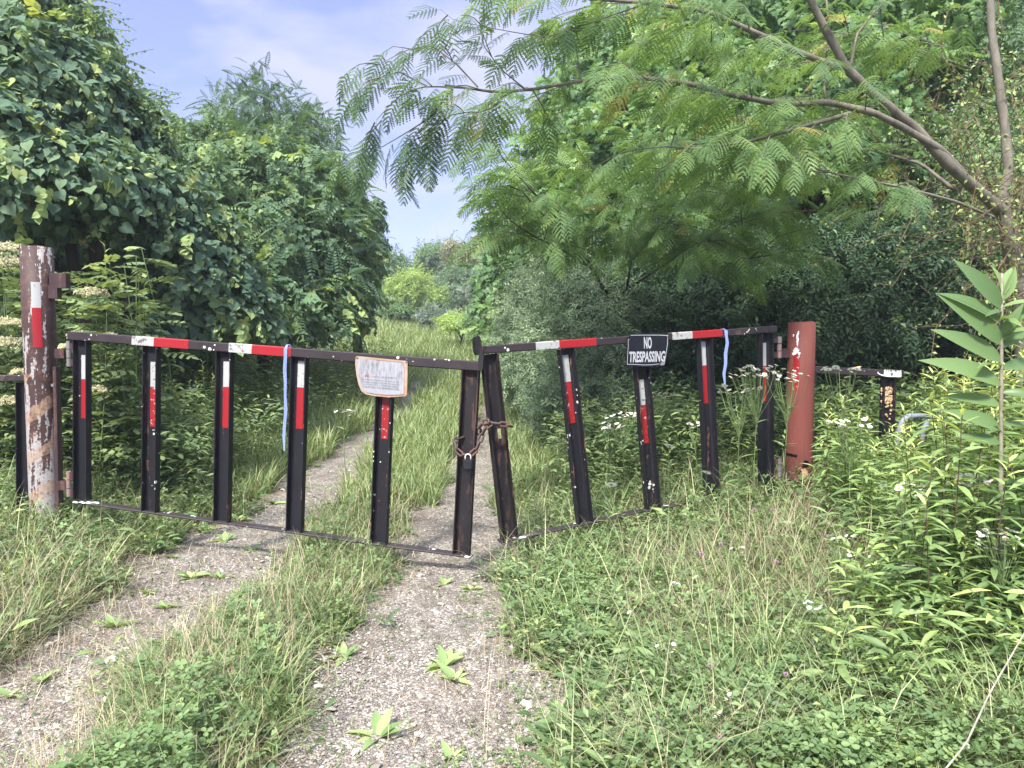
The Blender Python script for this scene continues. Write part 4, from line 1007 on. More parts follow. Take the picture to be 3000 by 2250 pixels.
bushy('brownish tree with pale seed heads in the far row', 'brownish_tree', 1345, 770, 64, 60, 85, 3.0, 24, 'tan_tree_leaf', 8000, .27)
bushy('dark tree standing low behind the pale bushes at the track end', 'dark_far_tree', 1350, 860, 60, 85, 100, 2.5, 25, 'vine_leaf_far', 7000, .26, young=0)
bushy('tan-tipped tree right of the brownish tree in the far row', 'tan_tipped_tree', 1420, 770, 56, 60, 95, 2.5, 26, 'tan_tree_leaf', 6000, .22)
bushy('soft grey-green pine-like tree in the far right of the track end', 'grey_green_tree', 1420, 865, 40, 75, 75, 1.8, 27, 'grey_leaf', 8000, .18, SMALLN, droop=.1)
bushy('green tree of the far row above the right bank', 'far_green_tree', 1500, 790, 46, 90, 130, 2.5, 28, 'mid_leaf', 8000, .24)
bushy('grey-green rounded shrub standing in the tall grass of the track', 'grey_shrub', 1265, 935, 36, 52, 48, 1.0, 29, 'grey_leaf', 7000, .12, SMALLN, trunk=.05)
bushy('dark low shrub at the left edge of the far track', 'dark_shrub', 1170, 920, 40, 60, 40, 1.2, 30, 'mid_leaf', 5000, .15, trunk=.05)
bushy('pale yellow-green weeds heaped beside the grey shrub at the right edge of the far track', 'yellow_green_shrub', 1350, 950, 27, 75, 40, 1.0, 31, 'lime_leaf', 4500, .12, SMALL, trunk=.04)
bushy('leafy shrub spilling onto the right edge of the far track', 'leafy_shrub', 1430, 930, 24, 65, 65, 1.2, 32, 'mid_leaf', 6000, .12, LOBED, trunk=.05)
for i, (x, y, w, h, s_) in enumerate([(-24, 62, 9, 8, 40), (-9, 88, 8, 5, 41), (16, 62, 9, 9, 42), (30, 50, 9, 9, 43), (4, 84, 8, 6, 45), (-24, 40, 7, 6, 46)]):
    wood(['broad woodland tree far behind the vine-draped bank', 'woodland tree behind the lime green tree at the track end', 'woodland tree far behind the silvery olive shrubs', 'woodland tree far behind the right bank', 'woodland tree behind the brownish far tree', 'woodland tree far behind the vine mound'][i], (x, y, float(gh(x, y))+h*.75, w*.62, 4, h*.75), s_, 'vine_leaf_far', 4500, .45)

# ---------------------------------------------------- right bank, from far to near
def bank(label, name, lst, mat, n, size, tm, seed, young=.06, trunk=.08, droop=.45, depth=.35, low=-.7, extra=None, jit=.55, up=.6, fine=.2, bias=0):
    r_ = np.random.default_rng(seed); bl = px_blobs(lst)
    tw_, nt, st_ = {'olive_leaf': (TWIGN, 3200, .27), 'privet_leaf': (TWIG, 2600, .30), 'maple_leaf': (TWIGL, 900, .42)}.get(mat, (TWIG, 1200, .34))
    lay = [('foliage', mat, lambda m, b: (shell(m, b, int(n*.6), tm, size, droop, min(.9, depth*1.4), up, low, jit, fine, young=young, r=r_, tone_bias=bias), shell(m, b, nt, tw_, st_, droop, .22, up+.2, low, jit, fine*1.5, young=young*1.5, r=r_, tone_bias=bias)))]
    if extra: lay.append(extra)
    return tree(name, label, 'tree' if 'tree' in name else 'shrub', bl, lay, trunk, nl=7)
bank('pale leafy maple-like shrub bank nearest the far track on its right side', 'lobed_leaf_shrub', [(1500, 870, 19, 90, 110, 1.3), (1470, 950, 19, 50, 55, 1.0), (1560, 800, 18, 90, 100, 1.3), (1510, 960, 17, 80, 70, 1.0), (1590, 900, 16, 90, 100, 1.2), (1480, 850, 21, 50, 70, 1.2)], 'maple_leaf', 11000, .105, LOBED, 50, young=.08)
bank('silvery olive shrub beside the track behind the two middle uprights', 'olive_shrub', [(1560, 1010, 12.5, 90, 90, .9), (1500, 1040, 13, 70, 70, .8), (1640, 1000, 11.5, 100, 110, .9), (1600, 1110, 11.0, 110, 80, .8), (1530, 1120, 11.5, 70, 60, .6), (1650, 900, 12.5, 90, 90, .8), (1590, 840, 13, 90, 80, .8), (1520, 920, 13.2, 70, 70, .7)], 'olive_leaf', 26000, .065, SMALLN, 51, young=.12, droop=.25, jit=.8)
bank('silvery shrub with narrow leaves behind the second right upright', 'olive_shrub', [(1730, 1060, 9.8, 110, 110, .8), (1700, 1170, 9.2, 120, 90, .7), (1790, 1180, 9.0, 120, 90, .7), (1790, 980, 9.8, 110, 100, .8), (1640, 1220, 9.4, 80, 60, .5), (1720, 900, 10.3, 110, 80, .8), (1700, 800, 10.8, 120, 80, .8), (1800, 850, 10.4, 110, 90, .8)], 'olive_leaf', 28000, .062, SMALLN, 52, young=.06, droop=.3, jit=.8, bias=-.12)
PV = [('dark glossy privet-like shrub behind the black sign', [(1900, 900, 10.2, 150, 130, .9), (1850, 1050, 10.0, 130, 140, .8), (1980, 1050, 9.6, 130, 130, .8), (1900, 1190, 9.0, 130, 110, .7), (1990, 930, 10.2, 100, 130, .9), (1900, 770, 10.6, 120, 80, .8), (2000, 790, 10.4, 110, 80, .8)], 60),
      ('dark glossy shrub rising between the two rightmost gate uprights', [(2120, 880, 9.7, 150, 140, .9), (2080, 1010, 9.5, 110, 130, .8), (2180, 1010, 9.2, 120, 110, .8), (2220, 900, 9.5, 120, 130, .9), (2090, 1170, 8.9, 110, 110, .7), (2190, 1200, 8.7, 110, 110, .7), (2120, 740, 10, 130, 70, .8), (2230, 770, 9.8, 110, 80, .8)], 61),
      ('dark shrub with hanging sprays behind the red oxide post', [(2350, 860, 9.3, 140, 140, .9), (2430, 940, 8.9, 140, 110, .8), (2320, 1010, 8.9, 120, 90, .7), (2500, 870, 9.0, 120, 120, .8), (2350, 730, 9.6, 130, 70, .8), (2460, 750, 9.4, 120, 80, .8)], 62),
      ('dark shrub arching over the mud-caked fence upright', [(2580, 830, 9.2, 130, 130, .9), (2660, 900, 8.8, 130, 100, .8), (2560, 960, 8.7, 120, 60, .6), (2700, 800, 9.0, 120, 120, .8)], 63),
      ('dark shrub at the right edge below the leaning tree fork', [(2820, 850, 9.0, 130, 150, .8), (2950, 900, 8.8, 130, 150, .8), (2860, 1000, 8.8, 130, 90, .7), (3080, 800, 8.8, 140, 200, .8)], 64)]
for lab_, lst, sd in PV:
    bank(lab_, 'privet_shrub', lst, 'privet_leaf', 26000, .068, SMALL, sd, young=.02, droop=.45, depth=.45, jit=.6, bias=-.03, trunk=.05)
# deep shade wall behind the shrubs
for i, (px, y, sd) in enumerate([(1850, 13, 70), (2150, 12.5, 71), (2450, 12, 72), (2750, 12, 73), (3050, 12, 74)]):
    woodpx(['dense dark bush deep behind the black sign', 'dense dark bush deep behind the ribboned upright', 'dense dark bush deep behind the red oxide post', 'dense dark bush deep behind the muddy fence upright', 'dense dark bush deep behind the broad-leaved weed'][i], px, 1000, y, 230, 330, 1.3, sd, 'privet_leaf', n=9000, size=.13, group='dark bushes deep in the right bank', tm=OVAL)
# lobed-leaf trees above
MT = [('bright lobed-leaf tree rising over the right bank beside the open sky', [(1720, 300, 15, 110, 190, 1.6), (1640, 420, 15.5, 120, 120, 1.4), (1820, 180, 14.5, 150, 180, 1.6), (1760, 500, 14, 170, 140, 1.4), (1600, 540, 15.5, 110, 110, 1.4), (1850, 380, 13.5, 150, 170, 1.4), (1540, 640, 15.5, 120, 110, 1.3), (1680, 650, 14, 150, 120, 1.2)], 80),
      ('lobed-leaf tree behind the long horizontal mimosa limb', [(2050, 200, 13, 190, 200, 1.5), (2000, 420, 12.5, 190, 150, 1.4), (2200, 350, 12, 170, 180, 1.3), (2150, 80, 13, 200, 150, 1.5), (2120, 560, 11.8, 170, 130, 1.2), (1950, 600, 12.2, 170, 120, 1.2)], 81),
      ('lobed-leaf tree behind the leaning mimosa limb at upper right', [(2450, 250, 12, 190, 200, 1.4), (2400, 60, 12.5, 200, 140, 1.5), (2350, 480, 11.3, 170, 140, 1.2), (2550, 450, 11.5, 170, 160, 1.2), (2650, 150, 12.3, 190, 180, 1.4)], 82),
      ('shaded leafy tree at the upper right corner behind the upright trunk', [(2850, 200, 12, 200, 220, 1.4), (2750, 500, 11.2, 170, 170, 1.2), (2950, 500, 11.2, 170, 190, 1.2), (3050, 150, 12, 200, 250, 1.4), (2850, 0, 12.5, 220, 120, 1.4)], 83)]
for lab_, lst, sd in MT:
    bank(lab_, 'lobed_leaf_tree', lst, 'maple_leaf' if sd < 83 else 'mid_leaf', 13000 if sd < 83 else 15000, .135 if sd < 83 else .10, LOBED if sd < 83 else OVAL, sd, young=.06, trunk=.12, droop=.5, depth=.6, jit=.7, bias=0 if sd < 82 else -.08)
woodpx('tall tree filling the top right behind the lobed-leaf trees', 2300, 120, 19, 500, 420, 3, 85, 'mid_leaf', n=11000, size=.22)
woodpx('tall shaded tree far behind the upright trunk at the right edge', 3000, 250, 18, 400, 500, 3, 86, 'vine_leaf_far', n=9000, size=.22)
for i, (px, sd) in enumerate([(2150, 90), (2480, 91), (2800, 92), (3100, 93)]):
    woodpx(['leafy tree filling the gap above the shrub behind the ribboned upright', 'leafy tree filling the gap above the red oxide post', 'leafy tree filling the gap below the leaning limb fork', 'leafy tree filling the gap at the right edge'][i], px, 640, 14.5, 260, 250, 1.6, sd, 'mid_leaf', n=9000, size=.13, group='trees filling the right bank')
woodpx('leafy tree filling the gap at the left edge below the vine mound', -40, 900, 13, 330, 260, 1.6, 94, 'mid_leaf', n=9000, size=.13)
woodpx('leafy tree low behind the tall weeds of the left verge', 420, 900, 14, 250, 260, 1.6, 95, 'vine_leaf_far', n=8000, size=.13)
woodpx('tall tree behind the bright lobed-leaf tree', 1860, 480, 21, 320, 330, 3, 87, 'mid_leaf', n=9000, size=.2)
bushy('brown-tipped conifer behind the mimosa beside the sky', 'brown_tipped_conifer', 1610, 340, 24, 60, 65, 1.2, 88, 'tan_tree_leaf', 2600, .12, SMALLN, trunk=.1, droop=0)

# ---------------------------------------------------- mimosa trees with feathery fronds
def pxl(l): return [P(a, b, c) for a, b, c in l]
def spray(fr, tw, pts, L=(.24, .34), step=.075, r=rng, yellow=.01, hang=.35, r0=.005, tr=(.25, .9)):
    """a twig with alternate bipinnate leaves spread flat on both sides"""
    pth = smooth_path(pts, step)
    if len(pth) < 3: return
    tw.tube(pth, np.linspace(r0, .0018, len(pth)), 4, cap=False)
    ax = nrm(np.gradient(pth, axis=0)); z = arr(0, 0, 1)
    for i in range(1, len(pth)):
        t = i/(len(pth)-1); s_ = 1 if i % 2 else -1; side = nrm(np.cross(ax[i], z))*s_
        an = math.radians(r.uniform(45, 70)*(1-.6*t)); d = nrm(ax[i]*math.cos(an)+side*math.sin(an)-z*hang*r.uniform(.3, 1.5)+r.normal(0, .10, 3))
        up = nrm(z+side*.15+r.normal(0, .18, 3)); sc = r.uniform(*L)*(1-.25*t)
        tn = 1.0 if r.random() < yellow else r.uniform(*tr)
        fr.inst(BIP[r.integers(0, 3)], pth[i][None], frames(d[None], up[None])*sc, np.array([tn]))
def sprays_along(fr, tw, pts, n, ln, r=rng, L=(.24, .34), yellow=.01, hang=.35, left=.0, t0=0, tr=(.25, .9)):
    """short leafy side twigs off a limb"""
    pth = smooth_path(pts, .08); ax = nrm(np.gradient(pth, axis=0))
    for k in range(n):
        i = int(len(pth)*(t0+(1-t0)*(k+r.random())/n)); i = min(i, len(pth)-1); s_ = 1 if k % 2 else -1
        side = nrm(np.cross(ax[i], arr(0, 0, 1)))*s_; d = nrm(ax[i]*r.uniform(.3, 1.1)+side*r.uniform(.4, 1)+arr(-left, 0, r.uniform(-.35, .45)))
        l_ = r.uniform(*ln); a_ = pth[i]; spray(fr, tw, [a_, a_+d*l_*.5+arr(0, 0, .03), a_+d*l_-arr(0, 0, .10*l_)], L, .075, r, yellow, hang, tr=tr)
def twigs(m, c, p, every=1):
    for i in range(0, len(c), every): m.tube([c[i], (c[i]+p[i])/2+arr(0, 0, .01), p[i]], [.004, .003, .002], 3, cap=False)
mb = P(2985, 900, 6.6); mb[2] = float(gh(mb[0], mb[1]))-.05
mim = thing('mimosa_tree', 'leaning mimosa tree at the right edge whose long limbs arch leftward across the sky', 'tree', mb)
def limb(root, loc, pl, r0, r1, name='limb', mat='bark_mimosa', sides=9):
    pth = smooth_path(pxl(pl), .08); m = MB(); rr = np.linspace(r0, r1, len(pth))*(1+.06*np.sin(np.arange(len(pth))*1.3)); m.tube(pth, rr, sides); return m.build(name, M[mat], root, loc, smooth=True)
limb(mim, mb, [(3010, 1150, 6.6), (2990, 860, 6.6), (2955, 690, 6.5), (2935, 610, 6.5), (2935, 570, 6.5)], .085, .06, 'trunk')
limb(mim, mb, [(2932, 600, 6.5), (2955, 500, 6.5), (2945, 380, 6.5), (2925, 230, 6.5), (2905, 90, 6.5), (2898, -80, 6.5)], .045, .028)
limb(mim, mb, [(2945, 625, 6.5), (2880, 570, 6.4), (2790, 492, 6.2), (2680, 375, 6.1), (2570, 285, 5.9), (2480, 200, 5.8), (2410, 70, 5.7), (2340, -70, 5.6)], .052, .026)
LB = [(2475, 197, 5.8), (2440, 192, 5.75), (2330, 150, 5.6), (2200, 90, 5.4), (2080, 35, 5.3), (1900, 8, 5.1), (1700, -6, 5.0), (1500, -20, 4.9)]; limb(mim, mb, LB, .026, .007)
LC = [(2830, 520, 6.3), (2760, 440, 6.15), (2650, 375, 6.05), (2560, 330, 5.9), (2430, 300, 5.8), (2290, 306, 5.7), (2150, 280, 5.5), (2000, 240, 5.4), (1850, 226, 5.3), (1700, 238, 5.2), (1560, 262, 5.1), (1450, 270, 5.0), (1370, 258, 4.9), (1290, 248, 4.85)]; limb(mim, mb, LC, .033, .007)
LD = [(2490, 333, 5.85), (2350, 372, 5.6), (2200, 413, 5.45), (2050, 436, 5.3), (1930, 428, 5.2)]; limb(mim, mb, LD, .020, .006)
LE = [(2920, 640, 6.5), (2800, 590, 6.2), (2650, 550, 6.0), (2450, 510, 5.8), (2300, 470, 5.7), (2190, 420, 5.6)]; limb(mim, mb, LE, .014, .005)
LF = [(2800, 560, 6.4), (2700, 480, 6.5), (2560, 440, 6.5), (2420, 430, 6.5), (2280, 470, 6.4)]; limb(mim, mb, LF, .016, .005)
LG = [(2840, 200, 6.6), (2700, 150, 6.5), (2560, 110, 6.4), (2420, 90, 6.3)]; limb(mim, mb, LG, .012, .004)
limb(mim, mb, [(2490, 205, 5.8), (2510, 100, 5.85), (2560, 40, 5.9), (2620, -30, 6.0)], .012, .006)
limb(mim, mb, [(2420, 300, 5.8), (2412, 230, 5.8), (2430, 100, 5.9), (2420, -20, 6.0)], .011, .006)
TW = [[(1540, 262, 5.1), (1470, 205, 5.0), (1420, 140, 5.0), (1400, 60, 5.0), (1440, 0, 5.0)],
      [(1370, 258, 4.9), (1250, 252, 4.8), (1180, 272, 4.7), (1120, 330, 4.7), (1085, 375, 4.7)],
      [(1320, 268, 4.85), (1260, 345, 4.8), (1180, 395, 4.75), (1120, 430, 4.7), (1060, 440, 4.7)],
      [(1400, 255, 4.9), (1330, 180, 4.9), (1260, 130, 4.9), (1180, 150, 4.8), (1110, 190, 4.8)],
      [(1500, 265, 5.05), (1420, 330, 5.0), (1330, 330, 4.9), (1240, 400, 4.85), (1200, 470, 4.8)],
      [(1250, 252, 4.8), (1170, 210, 4.8), (1100, 230, 4.75), (1050, 270, 4.7)],
      [(1900, 8, 5.1), (1750, 60, 5.1), (1600, 110, 5.0), (1480, 90, 5.0), (1330, 60, 4.9), (1270, 10, 4.9)],
      [(1700, 238, 5.2), (1690, 150, 5.2), (1640, 90, 5.2)], [(1560, 262, 5.1), (1600, 330, 5.2), (1640, 400, 5.3)]]
tw = MB(); fr_ = MB(); r7 = np.random.default_rng(77)
for l in TW: spray(fr_, tw, pxl(l), (.22, .31), .10, r7, r0=.007, tr=(0, .3))  # low tone range paints in the dimness of fronds against the sky
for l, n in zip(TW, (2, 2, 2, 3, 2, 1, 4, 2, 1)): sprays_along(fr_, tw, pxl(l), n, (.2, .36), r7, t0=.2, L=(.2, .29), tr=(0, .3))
for l, n in ((LB[4:], 9), (LC[8:], 5), (LC[3:9], 9), (LD, 10), (LE[2:], 8), (LF[1:], 8), (LG, 7), (LB[:5], 6)): sprays_along(fr_, tw, pxl(l), n, (.35, .9), r7, yellow=.03, left=.2)
# hanging tip sprays
for a, b, y in ((1190, 470, 4.75), (1250, 430, 4.8), (1070, 450, 4.7)):
    c = P(a, b-40, y); spray(fr_, tw, [c+arr(.1, 0, .12), c, c+arr(r7.uniform(-.12, .05), 0, -.22)], (.22, .30), .07, r7, hang=1.0, tr=(0, .3))  # dimness against the sky is put into the leaf tone here too
# high leafy twigs through the crown, in front of the trees
for (x0, x1, y0, y1, z0, z1, n) in ((1950, 2900, 40, 330, 5.8, 7.2, 20), (1900, 2750, 330, 640, 6.2, 7.6, 26), (1700, 2300, 40, 240, 5.4, 6.8, 9)):
    for k in range(n):
        c = P(r7.uniform(x0, x1), r7.uniform(y0, y1), r7.uniform(z0, z1)); d = nrm(arr(r7.uniform(-1, .2), r7.uniform(-.6, .6), r7.uniform(-.15, .35)))
        spray(fr_, tw, [c, c+d*.25+arr(0, 0, .03), c+d*r7.uniform(.4, .65)], (.22, .32), .075, r7, .03)
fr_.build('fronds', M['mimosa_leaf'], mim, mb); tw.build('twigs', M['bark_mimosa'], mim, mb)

# second, smaller mimosa in front of the right bank
b2 = P(1900, 1150, 10.9); b2[2] = float(gh(b2[0], b2[1]))-.05
mi2 = thing('mimosa_tree', 'lower mimosa tree with layered feathery fronds in front of the right bank', 'tree', b2)
S2 = [[(1900, 1150, 10.9), (1820, 950, 10.5), (1740, 790, 9.4), (1650, 660, 8.0), (1560, 560, 7.0), (1470, 460, 6.9), (1430, 390, 6.8)],
      [(1740, 790, 9.4), (1660, 740, 8.3), (1560, 690, 7.1), (1500, 650, 7.0), (1460, 610, 7.0)],
      [(1820, 950, 10.5), (1850, 760, 8.8), (1800, 620, 7.4), (1740, 500, 7.2), (1690, 430, 7.1)],
      [(1850, 760, 8.8), (1960, 650, 8.0), (2020, 560, 7.3), (2050, 480, 7.2)],
      [(1830, 850, 9.8), (2000, 740, 8.3), (2150, 650, 7.3), (2300, 600, 7.2)],
      [(1650, 660, 8.0), (1600, 640, 7.1), (1530, 560, 7.0), (1480, 540, 6.9)],
      [(2000, 740, 8.3), (2080, 700, 7.3), (2180, 760, 7.2), (2300, 740, 7.1)]]
for k, l in enumerate(S2): limb(mi2, b2, l, .032 if k == 0 else .02, .006, 'trunk' if k == 0 else 'limb', 'bark_dark')
fr_ = MB(); tw = MB()
S2f = [S2[0][3:], S2[1][1:], S2[2][1:], S2[3], S2[4][1:], S2[5], S2[6]]
for l, n in zip(S2f, (9, 5, 13, 9, 12, 4, 9)): spray(fr_, tw, pxl(l)[-3:], (.26, .36), .085, r7); sprays_along(fr_, tw, pxl(l), n, (.4, .9), r7, (.26, .38), .01, .4, .25)
for k in range(52):
    px = r7.uniform(1500, 2350); py = r7.uniform(400, 740) if px > 1560 else r7.uniform(430, 640); c = P(px, py, r7.uniform(7.2, 8.8)); d = nrm(arr(r7.uniform(-1, .1), r7.uniform(-.6, .3), r7.uniform(-.2, .3)))
    spray(fr_, tw, [c, c+d*.3+arr(0, 0, .03), c+d*r7.uniform(.5, .8)], (.26, .38), .085, r7)
fr_.build('fronds', M['mimosa_leaf'], mi2, b2); tw.build('twigs', M['bark_dark'], mi2, b2)

# vine tangle round the mimosa trunk
vb_ = P(2900, 1000, 6.9); vb_[2] = float(gh(vb_[0], vb_[1])); vt_ = thing('vine_tangle', 'tangle of dry brown vine stems and small yellow-green leaves round the upright trunk', 'vine', vb_)
m = MB(); lf = MB(); r8 = np.random.default_rng(88)
for k in range(150):
    a = P(r8.uniform(2800, 3020), r8.uniform(150, 900), r8.uniform(6.4, 7.4)); e = a+arr(r8.normal(0, .35), r8.normal(0, .2), r8.normal(-.15, .4))
    pth = smooth_path([a, (a+e)/2+r8.normal(0, .1, 3), e, e+r8.normal(0, .12, 3)], .06); m.tube(pth, r8.uniform(.0018, .005), 4, cap=False)
    n = len(pth); lf.inst(OVAL, pth+r8.normal(0, .03, (n, 3)), frames(rdir(n, r8)+arr(0, 0, -.3), rdir(n, r8)+arr(0, 0, .7))*r8.uniform(.02, .055, n)[:, None, None], r8.uniform(.4, 1, n))
for k in range(80):
    a = P(r8.uniform(2915, 3060), r8.uniform(480, 980), r8.uniform(6.2, 6.55)); e = a+arr(r8.normal(0, .22), r8.normal(0, .08), r8.uniform(-.5, .2))
    pth = smooth_path([a, (a+e)/2+r8.normal(0, .06, 3), e], .05)
    if len(pth) < 2: continue
    m.tube(pth, r8.uniform(.0018, .006), 4, cap=False); n = len(pth); lf.inst(OVAL, pth+r8.normal(0, .03, (n, 3)), frames(rdir(n, r8)+arr(0, 0, -.3), rdir(n, r8)+arr(0, 0, .7))*r8.uniform(.02, .06, n)[:, None, None], r8.uniform(.4, 1, n))
for k in range(26):   # long bare arching runners
    a = P(r8.uniform(2600, 2950), r8.uniform(250, 750), 6.6); e = P(r8.uniform(2250, 2700), r8.uniform(100, 800), 6.4)
    pth = smooth_path([a, (a+e)/2+arr(0, 0, r8.uniform(-.15, .2)), e], .08); m.tube(pth, r8.uniform(.002, .005), 4, cap=False)
    n = len(pth); lf.inst(OVAL, pth+r8.normal(0, .03, (n, 3)), frames(rdir(n, r8)+arr(0, 0, -.3), rdir(n, r8)+arr(0, 0, .7))*r8.uniform(.02, .06, n)[:, None, None], r8.uniform(.4, 1, n))
m.build('stems', M['dead_vine'], vt_, vb_); lf.build('foliage', M['goldenrod_leaf'], vt_, vb_)

# ---------------------------------------------------- individual tall weeds
def stem_plant(name, label, cat, h, nl, L, tm, mat, r, stem='green_stem', sr=.004, up_top=.9, start=.15, droop0=-.1, lean=.05, topL=.45, group=None, young=True, spread=1.0):
    root = thing(name, label, cat, (0, 0, 0), group); m = MB(); bend = r.normal(0, lean, 2)
    f = lambda t: arr(bend[0]*t*t*h, bend[1]*t*t*h, t*h)
    m.tube([f(t) for t in np.linspace(0, 1, 7)], np.linspace(sr, sr*.4, 7), 5); m.build('stem', M[stem], root)
    t = start+(1-start)*(np.arange(nl)+.5)/nl; az = np.arange(nl)*2.4+r.normal(0, .25, nl)
    el = droop0+(t-start)/(1-start)*0+np.where(t > .86, (t-.86)/.14*up_top, 0)+r.normal(0, .18, nl)+.25
    d = np.stack([np.cos(az)*np.cos(el)*spread, np.sin(az)*np.cos(el)*spread, np.sin(el)], -1); d = nrm(d)
    ln = L*np.where(t < .5, .75+.5*t, 1.0)*np.where(t > .8, 1-(t-.8)/.2*(1-topL), 1)*r.uniform(.8, 1.15, nl)
    pos = np.array([f(q) for q in t]); tone = np.clip(.15+.35*r.random(nl)+.30*t+np.where(t > .88, .35, 0)*young, 0, 1)
    m = MB(); m.inst(tm, pos, frames(d, nrm(arr(0, 0, 1)+rdir(nl, r)*.25))*ln[:, None, None], tone); m.build('foliage', M[mat], root)
    return root
def scatter_copies(protos, spots, labels, group, r, smin=.8, smax=1.15):
    SL = []
    for i, (x, y) in enumerate(spots):
        pr_ = protos[i % len(protos)]; lab_ = labels(i, x, y)
        SL.append((dup(pr_, (x, y, float(gh(x, y))-.01), r.uniform(0, 2*PI), r.uniform(smin, smax), lab_, group, tilt=(r.normal(0, .05), r.normal(0, .05))), lab_, x/y))
    number_off(SL, 'the left')
r9 = np.random.default_rng(99)
gold = [stem_plant('goldenrod', 'x', 'plant', h, n, .125, LANCE, 'goldenrod_leaf', r9, 'brown_stem', .0035) for h, n in ((1.0, 44), (.9, 40), (1.1, 48), (.8, 38))]
def inpoly_spots(n, fn, r):
    out = []
    while len(out) < n:
        q = fn(r)
        if q is not None and all((q[0]-o[0])**2+(q[1]-o[1])**2 > .0035 for o in out): out.append(q)
    return out
def gspot(r):
    y = 3.0*(6.9/3.0)**r.random(); px = r.uniform(2400, 3150) if y > 4.2 else r.uniform(2560+ (4.2-y)*60, 3200)
    if 5.75 < y and px < 2430: return None
    return ((px-1500)/F*y, y)
def gtop(px): return np.interp(px, [2380, 2440, 2540, 2580, 2660, 2720, 2850, 3100], [1180, 1110, 1170, 1215, 1200, 1060, 1010, 960])
def where_(y): return 'front' if y < 4.1 else ('middle' if y < 5.3 else 'back')
GL = []
for i, (x, y) in enumerate(inpoly_spots(240, gspot, r9)):
    px = 1500+F*x/y; g0 = float(gh(x, y)); tp_ = gtop(px)+abs(r9.normal(0, 1))*np.interp(y, [3, 5, 7], [330, 190, 90])+np.interp(y, [3, 4, 5.5], [180, 60, 0])
    H = P(px, tp_, y)[2]-g0
    if H < .22: continue
    k = i % 4; s = H/(1.0, .9, 1.1, .8)[k]; s = min(max(s, .3), 1.35)
    o_ = dup(gold[k], (x, y, g0-.01), r9.uniform(0, 6.28), s, None, 'goldenrod stems in the thicket on the right', (r9.normal(0, .07), r9.normal(0, .07)))
    GL.append((o_, f"{'tall' if H > .85 else 'short'} pale-tipped goldenrod in the {where_(y)} of the thicket", px))
number_off(GL, 'the red post')
def lspot(r):
    y = r.uniform(6.3, 11); px = r.uniform(120, 1080); x = (px-1500)/F*y
    return (x, y) if x < xc(y)-1.7-.2*r.random() else None
weedp = [stem_plant('tall_weed', 'x', 'plant', h, n, .10, LANCE, 'weed_leaf', r9, 'green_stem', .0035) for h, n in ((1.1, 46), (.95, 42), (1.25, 50))]
scatter_copies(weedp, inpoly_spots(130, lspot, r9), lambda i, x, y: f"{'near' if y < 8 else 'farther'} narrow-leaved weed {'beside the track' if x > -3 else 'in the verge'} behind the left gate leaf", 'tall weeds behind the left gate leaf', r9, .6, 1.1)
def rspot(r):
    y = r.uniform(6.6, 9.3); px = r.uniform(1620, 2330); return ((px-1500)/F*y, y)
scatter_copies(weedp, inpoly_spots(46, rspot, r9), lambda i, x, y: f"{'near' if y < 8 else 'farther'} narrow-leaved weed behind the right gate leaf", 'tall weeds behind the right gate leaf', r9, .5, .9)
for p_ in gold+weedp: wipe(p_)
# two tall starry-topped weeds by the left post
for (px, py, y, lab_) in ((316, 715, 6.9, 'tallest dark weed with a starry leaf tuft, just right of the peeling post'), (418, 812, 6.8, 'starry-topped weed above the first stretch of the left top rail'), (375, 905, 6.7, 'short starry-topped weed touching the left end of the top rail')):
    top = P(px, py, y); b = arr(top[0], y, float(gh(top[0], y))); w_ = stem_plant('ironweed', lab_, 'plant', top[2]-b[2], 34, .21, T_lance(.20, 4, .35), 'weed_leaf', r9, 'green_stem', .007, lean=.01, topL=.35); w_.location = tuple(b)
# broad-leaved giant at the right edge
top = P(2955, 800, 3.35); b = arr(top[0]-.0, 3.35, float(gh(top[0], 3.35)))
big = thing('broad_leaved_weed', 'tall coarse weed with very large lance leaves at the right edge of the picture', 'plant', b)
m = MB(); H = top[2]-b[2]; m.tube([b+arr(-.03*t, 0, H*t) for t in np.linspace(0, 1, 9)], np.linspace(.013, .006, 9), 9); m.build('stem', M['pale_stem'], big, b, smooth=True)
tl_ = [(2935, 905, 2812, 790, .3), (2945, 950, 2800, 845, .4), (2950, 1010, 2790, 900, .5), (2945, 1060, 2768, 978, .55), (2940, 1130, 2752, 1076, .7), (2935, 1190, 2775, 1150, .6), (2930, 1260, 2790, 1205, .6), (2950, 860, 2930, 770, .95), (2960, 870, 2975, 760, .9), (2965, 880, 3010, 780, .8), (2960, 960, 3060, 870, .5), (2960, 1020, 3060, 960, .4), (2960, 1080, 3070, 1060, .4), (2955, 1150, 3060, 1180, .4), (2960, 1000, 3000, 905, .6), (2950, 1240, 3050, 1250, .4), (2940, 1300, 2830, 1290, .5), (2940, 1350, 3010, 1380, .4)]
m = MB()
for (a, b_, c, d, tn) in tl_:
    p0 = P(a, b_, 3.35); p0[0] = b[0]-.03*(p0[2]-b[2])/H; p1 = P(c, d, 3.35+r9.uniform(-.10, .06)); v = p1-p0; L = np.linalg.norm(v)
    m.inst(LANCE_BIG, p0[None], frames((v+arr(r9.normal(0, .1)*L, r9.normal(0, .1)*L, r9.uniform(.1, .3)*L))[None], nrm(arr(r9.uniform(-.9, .6), -.9, .75))[None])*L*r9.uniform(.95, 1.12), np.array([tn]))
for k in range(30):
    t = r9.uniform(.15, .93); p0 = b+arr(-.03*t, 0, H*t); az = r9.uniform(0, 2*PI); d = arr(math.cos(az), math.sin(az), r9.uniform(.0, .6))
    m.inst(LANCE_BIG, p0[None], frames(nrm(d)[None], nrm(arr(-.2, -.4, 1)+r9.normal(0, .3, 3))[None])*r9.uniform(.11, .18), np.array([r9.random()]))
